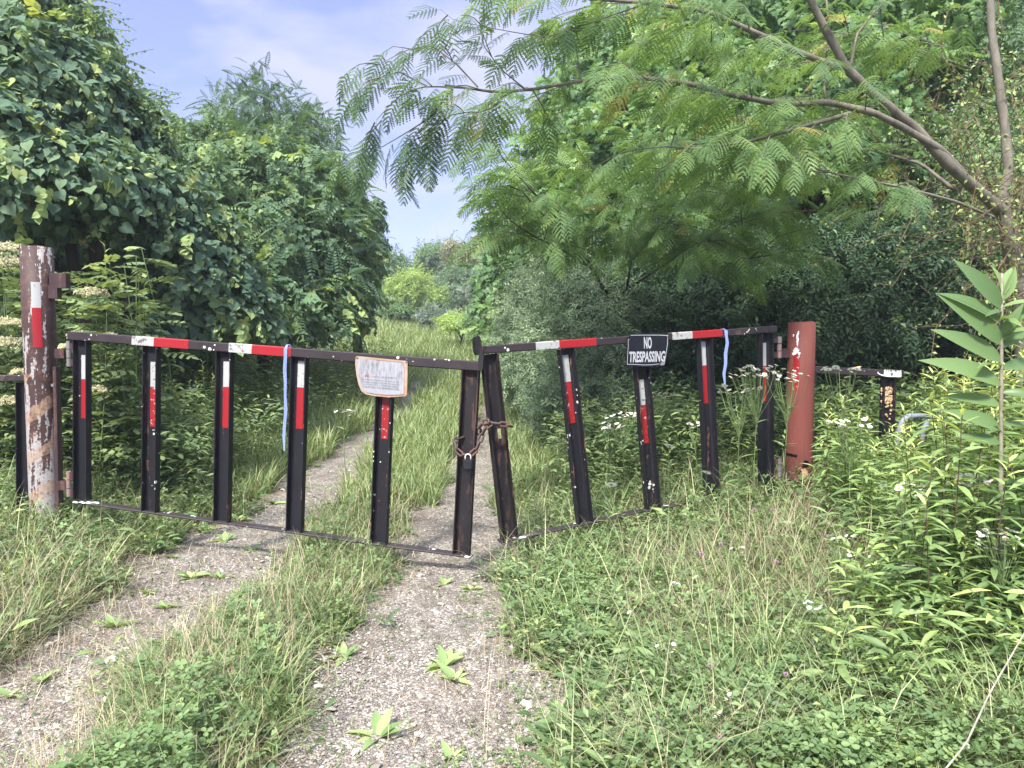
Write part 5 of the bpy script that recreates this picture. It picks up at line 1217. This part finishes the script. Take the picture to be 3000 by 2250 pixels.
m.build('foliage', M['broad_leaf'], big, b, smooth=True)

# elderberry by the left post
eb = P(60, 1300, 6.9); eb[2] = float(gh(eb[0], eb[1])); el = thing('elderberry_shrub', 'elderberry shrub with flat cream flower heads behind the peeling maroon post', 'shrub', eb)
COMP = T_pinnate(4, .50, .26, .25, .3); m = MB(); st = MB(); tips = []
for k in range(60):
    tp = P(r9.uniform(-160, 420), r9.uniform(690, 1200), r9.uniform(6.3, 7.6)); bs = arr(tp[0]+r9.uniform(-.3, .3), tp[1]+.1, float(gh(tp[0], tp[1])))
    pth = smooth_path([bs, (bs+tp)/2+arr(r9.uniform(-.1, .1), 0, 0), tp], .1); st.tube(pth, np.linspace(.008, .004, len(pth)), 5); n = 24
    ii = r9.integers(int(len(pth)*.25), len(pth), n); az = r9.uniform(0, 2*PI, n); d = np.stack([np.cos(az), np.sin(az), r9.uniform(-.1, .5, n)], -1)
    m.inst(COMP, pth[ii], frames(d, nrm(arr(0, 0, 1)+rdir(n, r9)*.3))*r9.uniform(.16, .25, n)[:, None, None], r9.uniform(.1, .95, n))
st.build('stems', M['green_stem'], el, eb); m.build('foliage', M['elder_leaf'], el, eb)
tet = (np.array([[1, 0, -.5], [-.5, .87, -.5], [-.5, -.87, -.5], [0, 0, 1.]]), np.array([[0, 1, 3], [1, 2, 3], [2, 0, 3], [0, 2, 1]]), E4)
for (px, py, wpx) in ((22, 722, 52), (40, 765, 60), (272, 850, 44), (15, 940, 50), (25, 1000, 60), (232, 975, 34), (322, 978, 24), (195, 1010, 24), (30, 1170, 46), (280, 1135, 36), (60, 1085, 30)):
    c = P(px, py+6, 6.35); R0 = wpx*6.35/F; n = 900; q = MB()
    a = r9.uniform(0, 2*PI, n); rr_ = R0*np.sqrt(r9.random(n)); rr_ *= 1+.18*np.sin(a*5+px); pos = np.stack([c[0]+rr_*np.cos(a), c[1]+rr_*np.sin(a)*.9, c[2]+.30*R0*(1-(rr_/R0)**2)+.14*R0*np.sin(rr_*70+a*3)+r9.normal(0, .005, n)-.1*R0], -1)
    q.inst(tet, pos, frames(rdir(n, r9), rdir(n, r9))*r9.uniform(.0035, .007, n)[:, None, None], np.full(n, .5)); q.build('flower_head', M['elder_bloom'], el, eb)
    q = MB()
    for k in range(14): j = r9.integers(n); q.tube([c-arr(0, 0, R0*.7), pos[j]-arr(0, 0, .004)], [.002, .001], 3, cap=False)
    q.build('flower_stalk', M['green_stem'], el, eb)

# fleabane, daisies and clover heads
def petals(n=12, r0=.25, w=.2):
    V, Q = [], []
    for i in range(n):
        a = 2*PI*i/n; ca, sa = math.cos(a), math.sin(a); b = len(V)
        V += [[ca*r0-sa*w*.3, sa*r0+ca*w*.3, 0], [ca*r0+sa*w*.3, sa*r0-ca*w*.3, 0], [ca+sa*w*.7, sa-ca*w*.7, -.05], [ca-sa*w*.7, sa+ca*w*.7, -.05]]; Q.append([b, b+1, b+2, b+3])
    return np.array(V), E3, np.array(Q)
PET = petals(14, .2, .26)
th_ = np.arange(8)*2*PI/8; DISC = (np.concatenate([np.stack([.38*np.cos(th_), .38*np.sin(th_), 0*th_], -1), [[0, 0, .16]]]), np.array([[i, (i+1) % 8, 8] for i in range(8)]), E4)
def flower_plant(name, label, h, heads, hr, spread, r, leaves=12, group=None, stemmat='green_stem'):
    root = thing(name, label, 'flower', (0, 0, 0), group); st = MB(); pt = MB(); ce = MB(); lf = MB()
    fork = arr(r.normal(0, .03), r.normal(0, .03), h*.72); st.tube([arr(0, 0, 0), fork*.5+arr(.01, 0, 0), fork], [.0035, .003, .0022], 5)
    hp = []
    for k in range(heads):
        a = r.uniform(0, 2*PI); rr_ = spread*math.sqrt(r.random()); tp = arr(fork[0]+math.cos(a)*rr_, fork[1]+math.sin(a)*rr_, h+r.uniform(-.25, .05)*spread*1.6)
        st.tube([fork*(.85+.15*r.random()), (fork+tp)/2+arr(math.cos(a), math.sin(a), 0)*rr_*.2, tp], [.0018, .0014, .001], 3, cap=False)
        up = nrm(arr(r.normal(0, .35), r.normal(-.25, .3), 1)); Mx = frames(nrm(np.cross(up, arr(1, .2, 0))), up); s = hr*r.uniform(.8, 1.2)
        mat_ = Matrix([list(Mx[i]*s)+[tp[i]] for i in range(3)]+[[0, 0, 0, 1]]); hp.append(mat_)
    t = r.uniform(.08, .8, leaves); pos = np.stack([fork[0]*t, fork[1]*t, h*t], -1); az = np.arange(leaves)*2.4; d = np.stack([np.cos(az), np.sin(az), .5+0*az], -1)
    lf.inst(LANCE, pos, frames(d, arr(0, 0, 1)+0*d)*r.uniform(.04, .09, leaves)[:, None, None], r.uniform(.3, .9, leaves))
    st.build('stem', M[stemmat], root); lf.build('foliage', M['weed_leaf'], root)
    pt.inst(PET, np.zeros((1, 3)), np.eye(3)[None], np.array([.5])); ce.inst(DISC, arr(0, 0, .05)[None], np.eye(3)[None], np.array([.5]))
    a0_ = pt.build('flower_head', M['petal'], root); c0_ = ce.build('flower_centre', M['centre'], a0_); a0_.matrix_local = hp[0]
    for q_ in hp[1:]:
        a_ = a0_.copy(); COL.objects.link(a_); a_.matrix_local = q_; c_ = c0_.copy(); COL.objects.link(c_); c_.parent = a_
    return root
fl = [flower_plant('fleabane', 'x', h, n, .0125, sp, r9) for h, n, sp in ((.75, 24, .12), (.6, 16, .09), (.9, 34, .16), (.5, 10, .07))]
FS = []
for (px, py, y, sc_, pi, lab_) in ((2215, 1075, 5.3, 1.0, 2, 'fleabane with many small white flowers just left of the red oxide post'), (2290, 1090, 5.4, 1.0, 0, 'fleabane flowering right against the front of the red oxide post'), (2460, 1080, 5.3, .8, 3, 'fleabane spray leaning right of the red oxide post'), (2170, 1130, 5.5, .9, 1, 'fleabane flowering low left of the rightmost gate upright'),
    (1830, 1210, 6.2, 1, 0, 'fleabane flowering left of the third right upright'), (1760, 1240, 6.0, .9, 1, 'fleabane flowering just right of the second right upright'), (2040, 1240, 6.0, .9, 3, 'fleabane flowering left of the ribboned upright'), (1950, 1150, 6.6, 1, 0, 'fleabane flowering behind the signed upright'),
    (2490, 1235, 4.6, 1, 1, 'fleabane flowering in the left front of the goldenrod thicket'), (2800, 1395, 3.5, 1, 1, 'fleabane flowering in the middle of the goldenrod thicket'), (2700, 1430, 3.4, .9, 3, 'fleabane cluster low in the middle of the goldenrod thicket'), (2920, 1555, 3.0, .9, 0, 'large fleabane cluster at the right edge on a browning stem'), (2960, 1600, 3.0, .8, 1, 'second fleabane cluster at the right edge beside the browning stem'),
    (2450, 1560, 3.6, .9, 1, 'fleabane flowering in the dry grass below the red oxide post'), (2490, 1620, 3.5, .8, 3, 'small fleabane in the dry grass right below the post'), (2170, 1610, 3.9, .8, 3, 'small fleabane in the clover below the right gate leaf'), (2400, 1775, 3.0, .8, 3, 'fleabane low in the right foreground clover'), (1960, 1900, 2.8, .7, 3, 'fleabane in the clover near the gravel edge'), (2110, 2040, 2.5, .7, 3, 'foreground fleabane in the clover, nearer to the viewer of two'), (2080, 2090, 2.45, .6, 3, 'lowest fleabane in the right foreground'), (1020, 1205, 7.5, .8, 3, 'fleabane flowering behind the signed left upright'), (2700, 1790, 2.9, .7, 3, 'fleabane below the goldenrod thicket')):
    tp = P(px, py, y); g0 = float(gh(tp[0], tp[1])); s = (tp[2]-g0)/(.75, .6, .9, .5)[pi]; s = max(.35, s)
    r_ = dup(fl[pi], (tp[0], tp[1], g0), r9.uniform(0, 6.28), s, lab_, 'white fleabane flowers'); k = min(1.0, .95/s) if s > 1 else 1
for p_ in fl: wipe(p_)
da = flower_plant('daisy', 'x', .4, 1, .025, .01, r9, 8)
for i, (px, py, y, lab_) in enumerate(((1556, 1732, 4.2, 'daisy at the left edge of the right verge'), (2018, 1690, 3.9, 'daisy facing up in the middle of the right verge'), (2002, 1715, 3.8, 'daisy just left below the middle one'), (1958, 1712, 3.8, 'half-turned daisy in the right verge'), (1985, 1755, 3.7, 'lower daisy beside pink clover in the verge'), (1780, 1410, 5.0, 'daisy right of the second right upright'), (2078, 1378, 5.3, 'daisy between the two ribboned uprights'), (1835, 1797, 3.6, 'white daisy nearest the gravel in the verge'), (2810, 2195, 2.2, 'daisy at the bottom right beside the dry stalk'), (2655, 1662, 3.3, 'daisy low in front of the goldenrod thicket'), (2170, 1380, 5.2, 'daisy left of the foot of the rightmost upright'), (1975, 1300, 5.7, 'daisy right of the signed upright'))):
    tp = P(px, py, y); g0 = float(gh(tp[0], tp[1])); dup(da, (tp[0], tp[1], g0), r9.uniform(0, 6.28), max(.3, (tp[2]-g0)/.4), lab_, 'daisies in the right verge')
wipe(da)
def clover_head():
    root = thing('pink_clover', 'x', 'flower', (0, 0, 0)); st = MB(); st.tube([arr(0, 0, 0), arr(.005, 0, .15), arr(0, 0, .3)], .0016, 4); st.build('stem', M['green_stem'], root)
    q = MB(); n = 90; d = rdir(n, r9); d[:, 2] = d[:, 2]*.9+.2; q.inst(SMALLN, arr(0, 0, .3)+d*.003, frames(nrm(d+arr(0, 0, .4)), rdir(n, r9))*r9.uniform(.008, .013, n)[:, None, None], np.full(n, .5)); q.build('flower_head', M['pink'], root); return root
ch = clover_head()
for i, (px, py, y, lab_) in enumerate(((2210, 1495, 4.6, 'pink clover head left of the foot of the red post'), (2262, 1494, 4.6, 'pink clover head right before the foot of the red post'), (2112, 1596, 4.1, 'pink clover head above a white fleabane in the verge'), (2055, 1625, 4.0, 'pink clover head beside white flowers in the verge'), (2276, 1648, 3.8, 'pink clover head in the dry grass patch'), (2475, 1735, 3.3, 'pink clover head below the dry grass'), (1842, 1757, 3.8, 'pink clover head beside the small daisies'), (1783, 1775, 3.7, 'pink clover head at left of the verge'), (2080, 1952, 2.8, 'largest pink clover head in the foreground'), (2302, 1977, 2.7, 'small pink clover head in the clover patch'), (990, 1823, 3.9, 'pink clover head at the right side of the middle grass strip'), (2108, 2160, 2.35, 'pink clover head at the bottom of the verge'), (780, 1690, 4.6, 'faint pink clover head in the middle strip before the gate'), (1706, 1863, 3.4, 'pink clover head at the gravel edge'))):
    tp = P(px, py, y); g0 = float(gh(tp[0], tp[1])); dup(ch, (tp[0], tp[1], g0), 0, max(.35, (tp[2]-g0)/.3), lab_, 'pink clover heads')
wipe(ch)

# plantain rosettes and leafy seedlings on the gravel
ros = []
for k in range(4):
    root = thing('plantain', 'x', 'plant', (0, 0, 0)); m = MB(); n = 9+k*2; az = np.arange(n)*2.4+r9.normal(0, .2, n); el_ = r9.uniform(.15, 1.0, n)
    d = np.stack([np.cos(az)*np.cos(el_), np.sin(az)*np.cos(el_), np.sin(el_)], -1); m.inst(T_lance(.36, 4, .35, .35), np.zeros((n, 3)), frames(d, arr(0, 0, 1)+0*d+rdir(n, r9)*.2)*r9.uniform(.07, .14, n)[:, None, None], r9.uniform(.1, 1, n)); m.build('foliage', M['plantain'], root, smooth=True); ros.append(root)
RL = [(115, 2010, 3.05), (30, 2050, 2.95), (680, 1890, 3.5), (330, 1845, 3.6), (500, 1640, 4.9), (560, 1700, 4.4), (430, 1745, 4.2), (640, 1700, 4.5), (660, 1590, 5.3), (700, 1530, 5.8), (360, 1700, 4.4), (480, 1790, 3.9), (240, 1780, 4.0), (1330, 2000, 3.0), (1300, 1960, 3.1), (1020, 1850, 3.5), (1010, 1930, 3.3), (1380, 1735, 4.3), (1300, 1720, 4.4), (1480, 1740, 4.3), (1110, 2170, 2.65), (1320, 2230, 2.5), (660, 2200, 2.6), (600, 1960, 3.2), (800, 1480, 6.8), (760, 1450, 7.2), (880, 1400, 8.0), (930, 1370, 8.6), (820, 1340, 9), (700, 1760, 4.2), (1560, 1490, 6.6), (1530, 1450, 7.0), (1640, 1960, 3.0), (1660, 2120, 2.6), (1830, 1900, 3.1), (1780, 1820, 3.4), (740, 1620, 5.0), (600, 1560, 5.6)]
RO = []
for i, (px, py, y) in enumerate(RL):
    d_ = ray(px, py); yy = y
    for _ in range(12): q = P(px, py, yy); yy = yy*(EYE-float(gh(q[0], yy)))/max(.2, (EYE-q[2]))
    q = P(px, py, yy); o_ = dup(ros[i % 4], (q[0], q[1], float(gh(q[0], q[1]))+.004), r9.uniform(0, 6.28), r9.uniform(.6, 1.15), f"", 'plantain rosettes in the gravel'); RO.append((o_, f"plantain rosette in the {'left' if q[0] < -1.3 else 'right'} wheel track {'before' if q[1] < 5 else 'beyond'} the gate", q[1]))
number_off(RO, 'the viewer')
for p_ in ros: wipe(p_)

# ---------------------------------------------------- ground cover (uncountable)
def logy(n, y0, y1, r, side=.5): y = y0*(y1/y0)**r.random(n); x = r.uniform(-.82, .86, n)*y+r.uniform(-side, side, n); return x, y
def bare(x, y): return tracku(x, y)
BLADE = (np.array([[-.5, 0, 0], [.5, 0, 0], [-.42, .4, .06], [.42, .4, .06], [-.28, .72, .20], [.28, .72, .20], [0, .95, .42]]), np.array([[4, 5, 6]]), np.array([[0, 1, 3, 2], [2, 3, 5, 4]]))
def blades(m, x, y, h, w, lean, r, tone0=0, tone1=1, curve=1):
    n = len(x); az = r.uniform(0, 2*PI, n); t = np.clip(np.abs(r.normal(0, lean, n)), 0, 1.45); d = np.stack([np.cos(az)*np.sin(t), np.sin(az)*np.sin(t), np.cos(t)], -1)
    up = np.stack([-np.cos(az), -np.sin(az), .2+0*az], -1)*-1; Fm = frames(d, up); S_ = np.stack([w, h, h*curve], -1)[:, None, :]
    m.inst(BLADE, np.stack([x, y, gh(x, y)-.005], -1), Fm*S_, r.uniform(tone0, tone1, n))
r2 = np.random.default_rng(202)
strawf = lambda x, y: np.clip(1.25*np.exp(-((x-1.55)/.62)**2-((y-4.0)/.85)**2)+1.2*np.exp(-((x+2.75)/.45)**2-((y-3.8)/.8)**2)+.55*(np.sin(x*4.1+y*2.3)*np.sin(y*3.3-x*1.9+1) > .55), 0, 1)
patchn = lambda x, y: .5+.5*np.sin(x*3.7+y*1.3+.7)*np.sin(x*1.1-y*2.9)+.25*np.sin(x*9+y*7)
m = MB()
x, y = logy(105000, 2.2, 16, r2); b_ = bare(x, y); hp_ = (x-2.25)**2+(y-5.6)**2 < .5; x, y, b_ = x[~hp_], y[~hp_], b_[~hp_]; k = (b_ < 0) | (r2.random(len(x)) < (.07+.30*(patchn(x*1.7, y*1.3) > .7))*np.exp(-np.maximum(b_, 0)*4)); x, y, b_ = x[k], y[k], b_[k]
u = x-xc(y); k2 = r2.random(len(x)) < np.where(u > 1, .55, 1); x, y, b_, u = x[k2], y[k2], b_[k2], u[k2]; hh = np.where(np.abs(u) < .45, .11+.012*y, .15+.03*np.minimum(np.abs(u)-1, 2))*np.clip(.45+1.5*np.maximum(-b_, 0)/.3, .45, 1.2)*r2.uniform(.5, 1.4, len(x))
blades(m, x, y, hh, (.003+.0008*y)*r2.uniform(.5, 1.8, len(x)), .75, r2, curve=1.2)
x, y = logy(52000, 2.2, 9, r2); b_ = bare(x, y); k = (b_ < -.02); x, y = x[k], y[k]; pn = patchn(x*1.3+3, y*1.1); k = r2.random(len(x)) < np.clip(pn*.9-.1, .08, 1); x, y = x[k], y[k]
blades(m, x, y, r2.uniform(.2, .5, len(x))*np.where(np.abs(x-xc(y)) < .5, .75, 1), (.0035+.0006*y)*r2.uniform(.6, 1.6, len(x)), .65, r2, .35, 1.0, 1.4)
tag(m.build('grass', M['grass'], None), kind='stuff')
m = MB()   # feathery meadow beyond the gate
x, y = logy(120000, 6.8, 62, r2, 0); x = xc(y)+r2.normal(0, 1, len(x))*np.interp(y, [6, 15, 40, 60], [1.5, 2.4, 6, 9])
b_ = bare(x, y); k = (b_ < -.02) | (y > 19+4*r2.random(len(x))); x, y, b_ = x[k], y[k], b_[k]; k = np.abs(x) < .8*y; x, y = x[k], y[k]
u = np.abs(x-xc(y)); hh = np.interp(y, [6, 10, 16, 60], [.22, .40, .55, .75])*r2.uniform(.6, 1.3, len(x))*np.where(u < .5, .9, 1); 
blades(m, x, y, hh, .0026*y**.75, .38, r2)
tag(m.build('tall_grass', M['tall_grass'], None), kind='stuff')
m = MB()   # straw
x, y = logy(95000, 2.2, 9, r2); b_ = bare(x, y); pn = patchn(x, y); u = x-xc(y)
dry = 1.7*strawf(x, y)*(b_ < .05)+.2*(u > 1.2)+.25*(np.abs(u) < .5)+np.exp(-((x+2.65)/.5)**2-((y-3.9)/1.0)**2)*2.6+.30*(b_ < 0)+.25*(u < 0)+.15*(patchn(x*1.4+2, y) > .7)+.07
k = r2.random(len(x)) < dry*.55; x, y, b_ = x[k], y[k], b_[k]
blades(m, x, y, np.where(b_ > 0, r2.uniform(.03, .16, len(x)), r2.uniform(.12, .36, len(x))*(1+.5*strawf(x, y))), .0018+.0005*y, 1.25, r2, curve=1.0)
x, y = logy(5000, 2.4, 9, r2); k = (x-xc(y) > 1.1) | (x-xc(y) < -1.6) | (np.abs(x-xc(y)) < .3); x, y = x[k], y[k]; k = r2.random(len(x)) < .5; x, y = x[k], y[k]; blades(m, x, y, r2.uniform(.25, .5, len(x)), .0014+.0003*y, .55, r2, .3, 1)
tag(m.build('dry_grass', M['dry_grass'], None), kind='stuff')
# clover
LF3 = []
for k in range(3):
    a = 2*PI*k/3; Mx = frames(arr(math.cos(a), math.sin(a), .15), arr(0, 0, 1)); v = np.array([[0, 0, 0], [-.30, .35, .03], [-.34, .75, .02], [0, .92, -.05], [.34, .75, .02], [.30, .35, .03], [0, .5, -.05]])
    LF3.append((v@Mx.T, np.array([[6, i, (i+1) % 6] for i in range(6)][::-1]), E4))
CLO = merge([(v+arr(0, 0, 0), t, q) for v, t, q in LF3]+[(np.array([[-.03, 0, 0], [.03, 0, 0], [.03, .1, -3.5], [-.03, .1, -3.5]]), E3, np.array([[0, 1, 2, 3]]))])
m = MB(); x, y = logy(130000, 2.15, 9, r2); b_ = bare(x, y); u = x-xc(y); pn = patchn(x, y)
dens = np.where(u > 1.0, .95*np.clip(.35+.6*pn, .2, 1)*np.clip((7.5-y)/3, .15, 1), np.where(np.abs(u) < .5, .8*np.clip((6.8-y)/2.2, .05, 1)*np.clip(.3+.7*pn, 0, 1), .35))
dens = dens*np.where(b_ < 0, 1, .05*np.exp(-np.maximum(b_, 0)*5)); dens = np.where((b_ > 0) & (b_ < .35) & (u > .9) & (y < 4.6), .30*pn, dens); dens = np.where((b_ > 0), dens+.10*(patchn(x*2+1, y*1.6) > .85), dens); dens = np.where((b_ > 0) & (u < 0), dens+.05*pn, dens)
dens = dens*(1-.85*strawf(x, y))*np.where(np.sin(x*6.3+y*4.1)*np.sin(y*5.7-x*3.9) > .25, .35, 1)*np.where(np.abs(u) < .5, .62, .9)
k = r2.random(len(x)) < dens; x, y, b_ = x[k], y[k], b_[k]; n = len(x)
hh = np.clip(.03+.16*np.clip(-b_/.25, 0, 1), 0, .2)*r2.uniform(.4, 1.25, n); up = nrm(arr(0, 0, 1)+r2.normal(0, .35, (n, 3))); s = r2.uniform(.015, .034, n)*np.where(b_ < 0, 1, .55)
m.inst(CLO, np.stack([x, y, gh(x, y)+hh], -1), frames(np.cross(up, rdir(n, r2)), up)*s[:, None, None], np.clip(.1+.6*r2.random(n)+.25*pn[k] if len(pn) == len(k) else r2.random(n), 0, 1))
tag(m.build('clover', M['clover_leaf'], None), kind='stuff')
# small leafy undergrowth
def clump(nl, h, L, tm, r, sp=.08):
    t = r.random(nl); az = r.uniform(0, 2*PI, nl); d = np.stack([np.cos(az), np.sin(az), r.uniform(-.1, .8, nl)], -1); pos = np.stack([np.cos(az)*sp*t*r.random(nl), np.sin(az)*sp*t*r.random(nl), h*t], -1)
    q = MB(); q.inst(tm, pos, frames(d, nrm(arr(0, 0, 1)+rdir(nl, r)*.5))*(L*r.uniform(.6, 1.2, nl))[:, None, None], np.zeros(nl))
    return np.concatenate(q.V), (np.concatenate(q.T) if q.T else E3), (np.concatenate(q.Q) if q.Q else E4)
def undergrowth(name, n, y0, y1, where, mat, hs, L, tm, r, nl=16, sc=(.6, 1.3)):
    m = MB(); x, y = logy(n, y0, y1, r); k = where(x, y, r); x, y = x[k], y[k]; v = r.integers(0, 3, len(x))
    for j in range(3):
        cl = clump(nl, hs, L, tm, r); q = v == j; c = q.sum(); az = r.uniform(0, 2*PI, c); d = np.stack([np.cos(az), np.sin(az), 0*az], -1); s = r.uniform(*sc, c)*(1+.03*np.maximum(y[q]-4, 0))
        m.inst(cl, np.stack([x[q], y[q], gh(x[q], y[q])], -1), frames(d, arr(0, 0, 1)+0*d+r.normal(0, .12, (c, 3)))*s[:, None, None], r.uniform(.05, .95, c))
    return tag(m.build(name, M[mat], None), kind='stuff')
verge = lambda x, y: (bare(x, y) < -.06)
undergrowth('low_weeds', 18000, 2.3, 9, lambda x, y, r: verge(x, y) & (r.random(len(x)) > .8*strawf(x, y)) & (np.abs(x-xc(y)) > .6) & (r.random(len(x)) < .7) & ((x-2.25)**2+(y-5.6)**2 > .45), 'weed_leaf', .20, .043, SMALL, r2)
undergrowth('weeds', 12000, 6.4, 20, lambda x, y, r: (x-xc(y) < -1.45-.3*r.random(len(x))) | (x-xc(y) > 1.6+.4*r.random(len(x))), 'weed_leaf', .60, .085, LANCE_W, r2, 22)
undergrowth('leafy_weeds', 2600, 2.5, 5.2, lambda x, y, r: (x-xc(y) < -1.7-.6*r.random(len(x))) & (y > 3.2), 'weed_leaf', .22, .055, SMALL, r2, 20)
undergrowth('broad_weeds', 2600, 2.3, 8, lambda x, y, r: (bare(x, y) < .05) & (np.abs(x-xc(y)) > .5), 'clover_leaf', .16, .085, LANCE_W, r2, 9)
undergrowth('strip_weeds', 4200, 2.4, 9, lambda x, y, r: (np.abs(x-xc(y)) < .34) & (r.random(len(x)) < .45), 'clover_leaf', .10, .04, OVAL, r2, 12)
undergrowth('thicket_floor_weeds', 2600, 2.6, 6.5, lambda x, y, r: (x > .42*y+.1) , 'goldenrod_leaf', .38, .10, LANCE, r2, 20)
# pebbles
OCT = (np.array([[1, 0, 0], [-1, 0, 0], [0, 1, 0], [0, -1, 0], [0, 0, .7], [0, 0, -.7], [.6, .6, .35], [-.6, .6, .35], [-.6, -.6, .35], [.6, -.6, .35]]), np.array([[0, 6, 4], [6, 2, 4], [2, 7, 4], [7, 1, 4], [1, 8, 4], [8, 3, 4], [3, 9, 4], [9, 0, 4], [0, 2, 6], [2, 1, 7], [1, 3, 8], [3, 0, 9]]), E4)
m = MB(); x, y = logy(120000, 2.2, 12, r2); b_ = bare(x, y); k = b_ > -.12; x, y = x[k], y[k]; n = len(x)
s = .0035+.0035*r2.random(n)**2+np.where(r2.random(n) < .05, .006, 0)+np.where(r2.random(n) < .0025, .018, 0)
m.inst(OCT, np.stack([x, y, gh(x, y)+.014+s*.25], -1), frames(rdir(n, r2)*arr(1, 1, .3), nrm(arr(0, 0, 1)+rdir(n, r2)*.4))*(s[:, None]*r2.uniform(.7, 1.4, (n, 3)))[:, None, :], np.clip(r2.random(n), 0, 1))
tag(m.build('gravel_stones', M['pebble'], None), kind='stuff')
m = MB(); x, y = logy(30000, 2.2, 9, r2); b_ = bare(x, y); k = (b_ > -.2) & (r2.random(len(x)) < np.where(x-xc(y) < 0, .8, .35)*np.clip(.25+patchn(x*1.9, y*1.5), 0, 1)); x, y = x[k], y[k]; n = len(x)
d = rdir(n, r2)*arr(1, 1, .12); m.inst(SMALLN, np.stack([x, y, gh(x, y)+.024+.01*r2.random(n)], -1), frames(d, nrm(arr(0, 0, 1)+rdir(n, r2)*.3))*(r2.uniform(.012, .05, n)[:, None]*np.stack([r2.uniform(.15, .8, n), np.ones(n), np.ones(n)], -1))[:, None, :], r2.random(n))
tag(m.build('leaf_litter', M['litter'], None), kind='stuff')
# long dry stalk at the lower right
ds = P(2800, 2240, 2.1); dr_ = thing('dry_stalk', 'long bare pale dry stalk leaning across the lower right corner', 'stalk', ds)
m = MB(); m.tube(smooth_path([P(2740, 2290, 2.0), P(2830, 2180, 2.1), P(2900, 2030, 2.25), P(3010, 1840, 2.5)], .05), .0026, 6); m.build('stem', M['dead_stalk'], dr_, ds)

# ------------------------------------------------------------------ humid air
m = MB(); m.box(arr(0, 122, 20), 128, 130, 23); hz = m.build('haze', None); tag(hz, kind='stuff')
hm = bpy.data.materials.new('humid_air'); hm.use_nodes = True; ht = hm.node_tree; ht.nodes.clear(); ho = ht.nodes.new('ShaderNodeOutputMaterial'); hv = ht.nodes.new('ShaderNodeVolumePrincipled')
hv.inputs['Color'].default_value = (.80, .86, 1, 1); hv.inputs['Density'].default_value = .0014; ht.links.new(hv.outputs[0], ho.inputs['Volume']); hz.data.materials.append(hm)
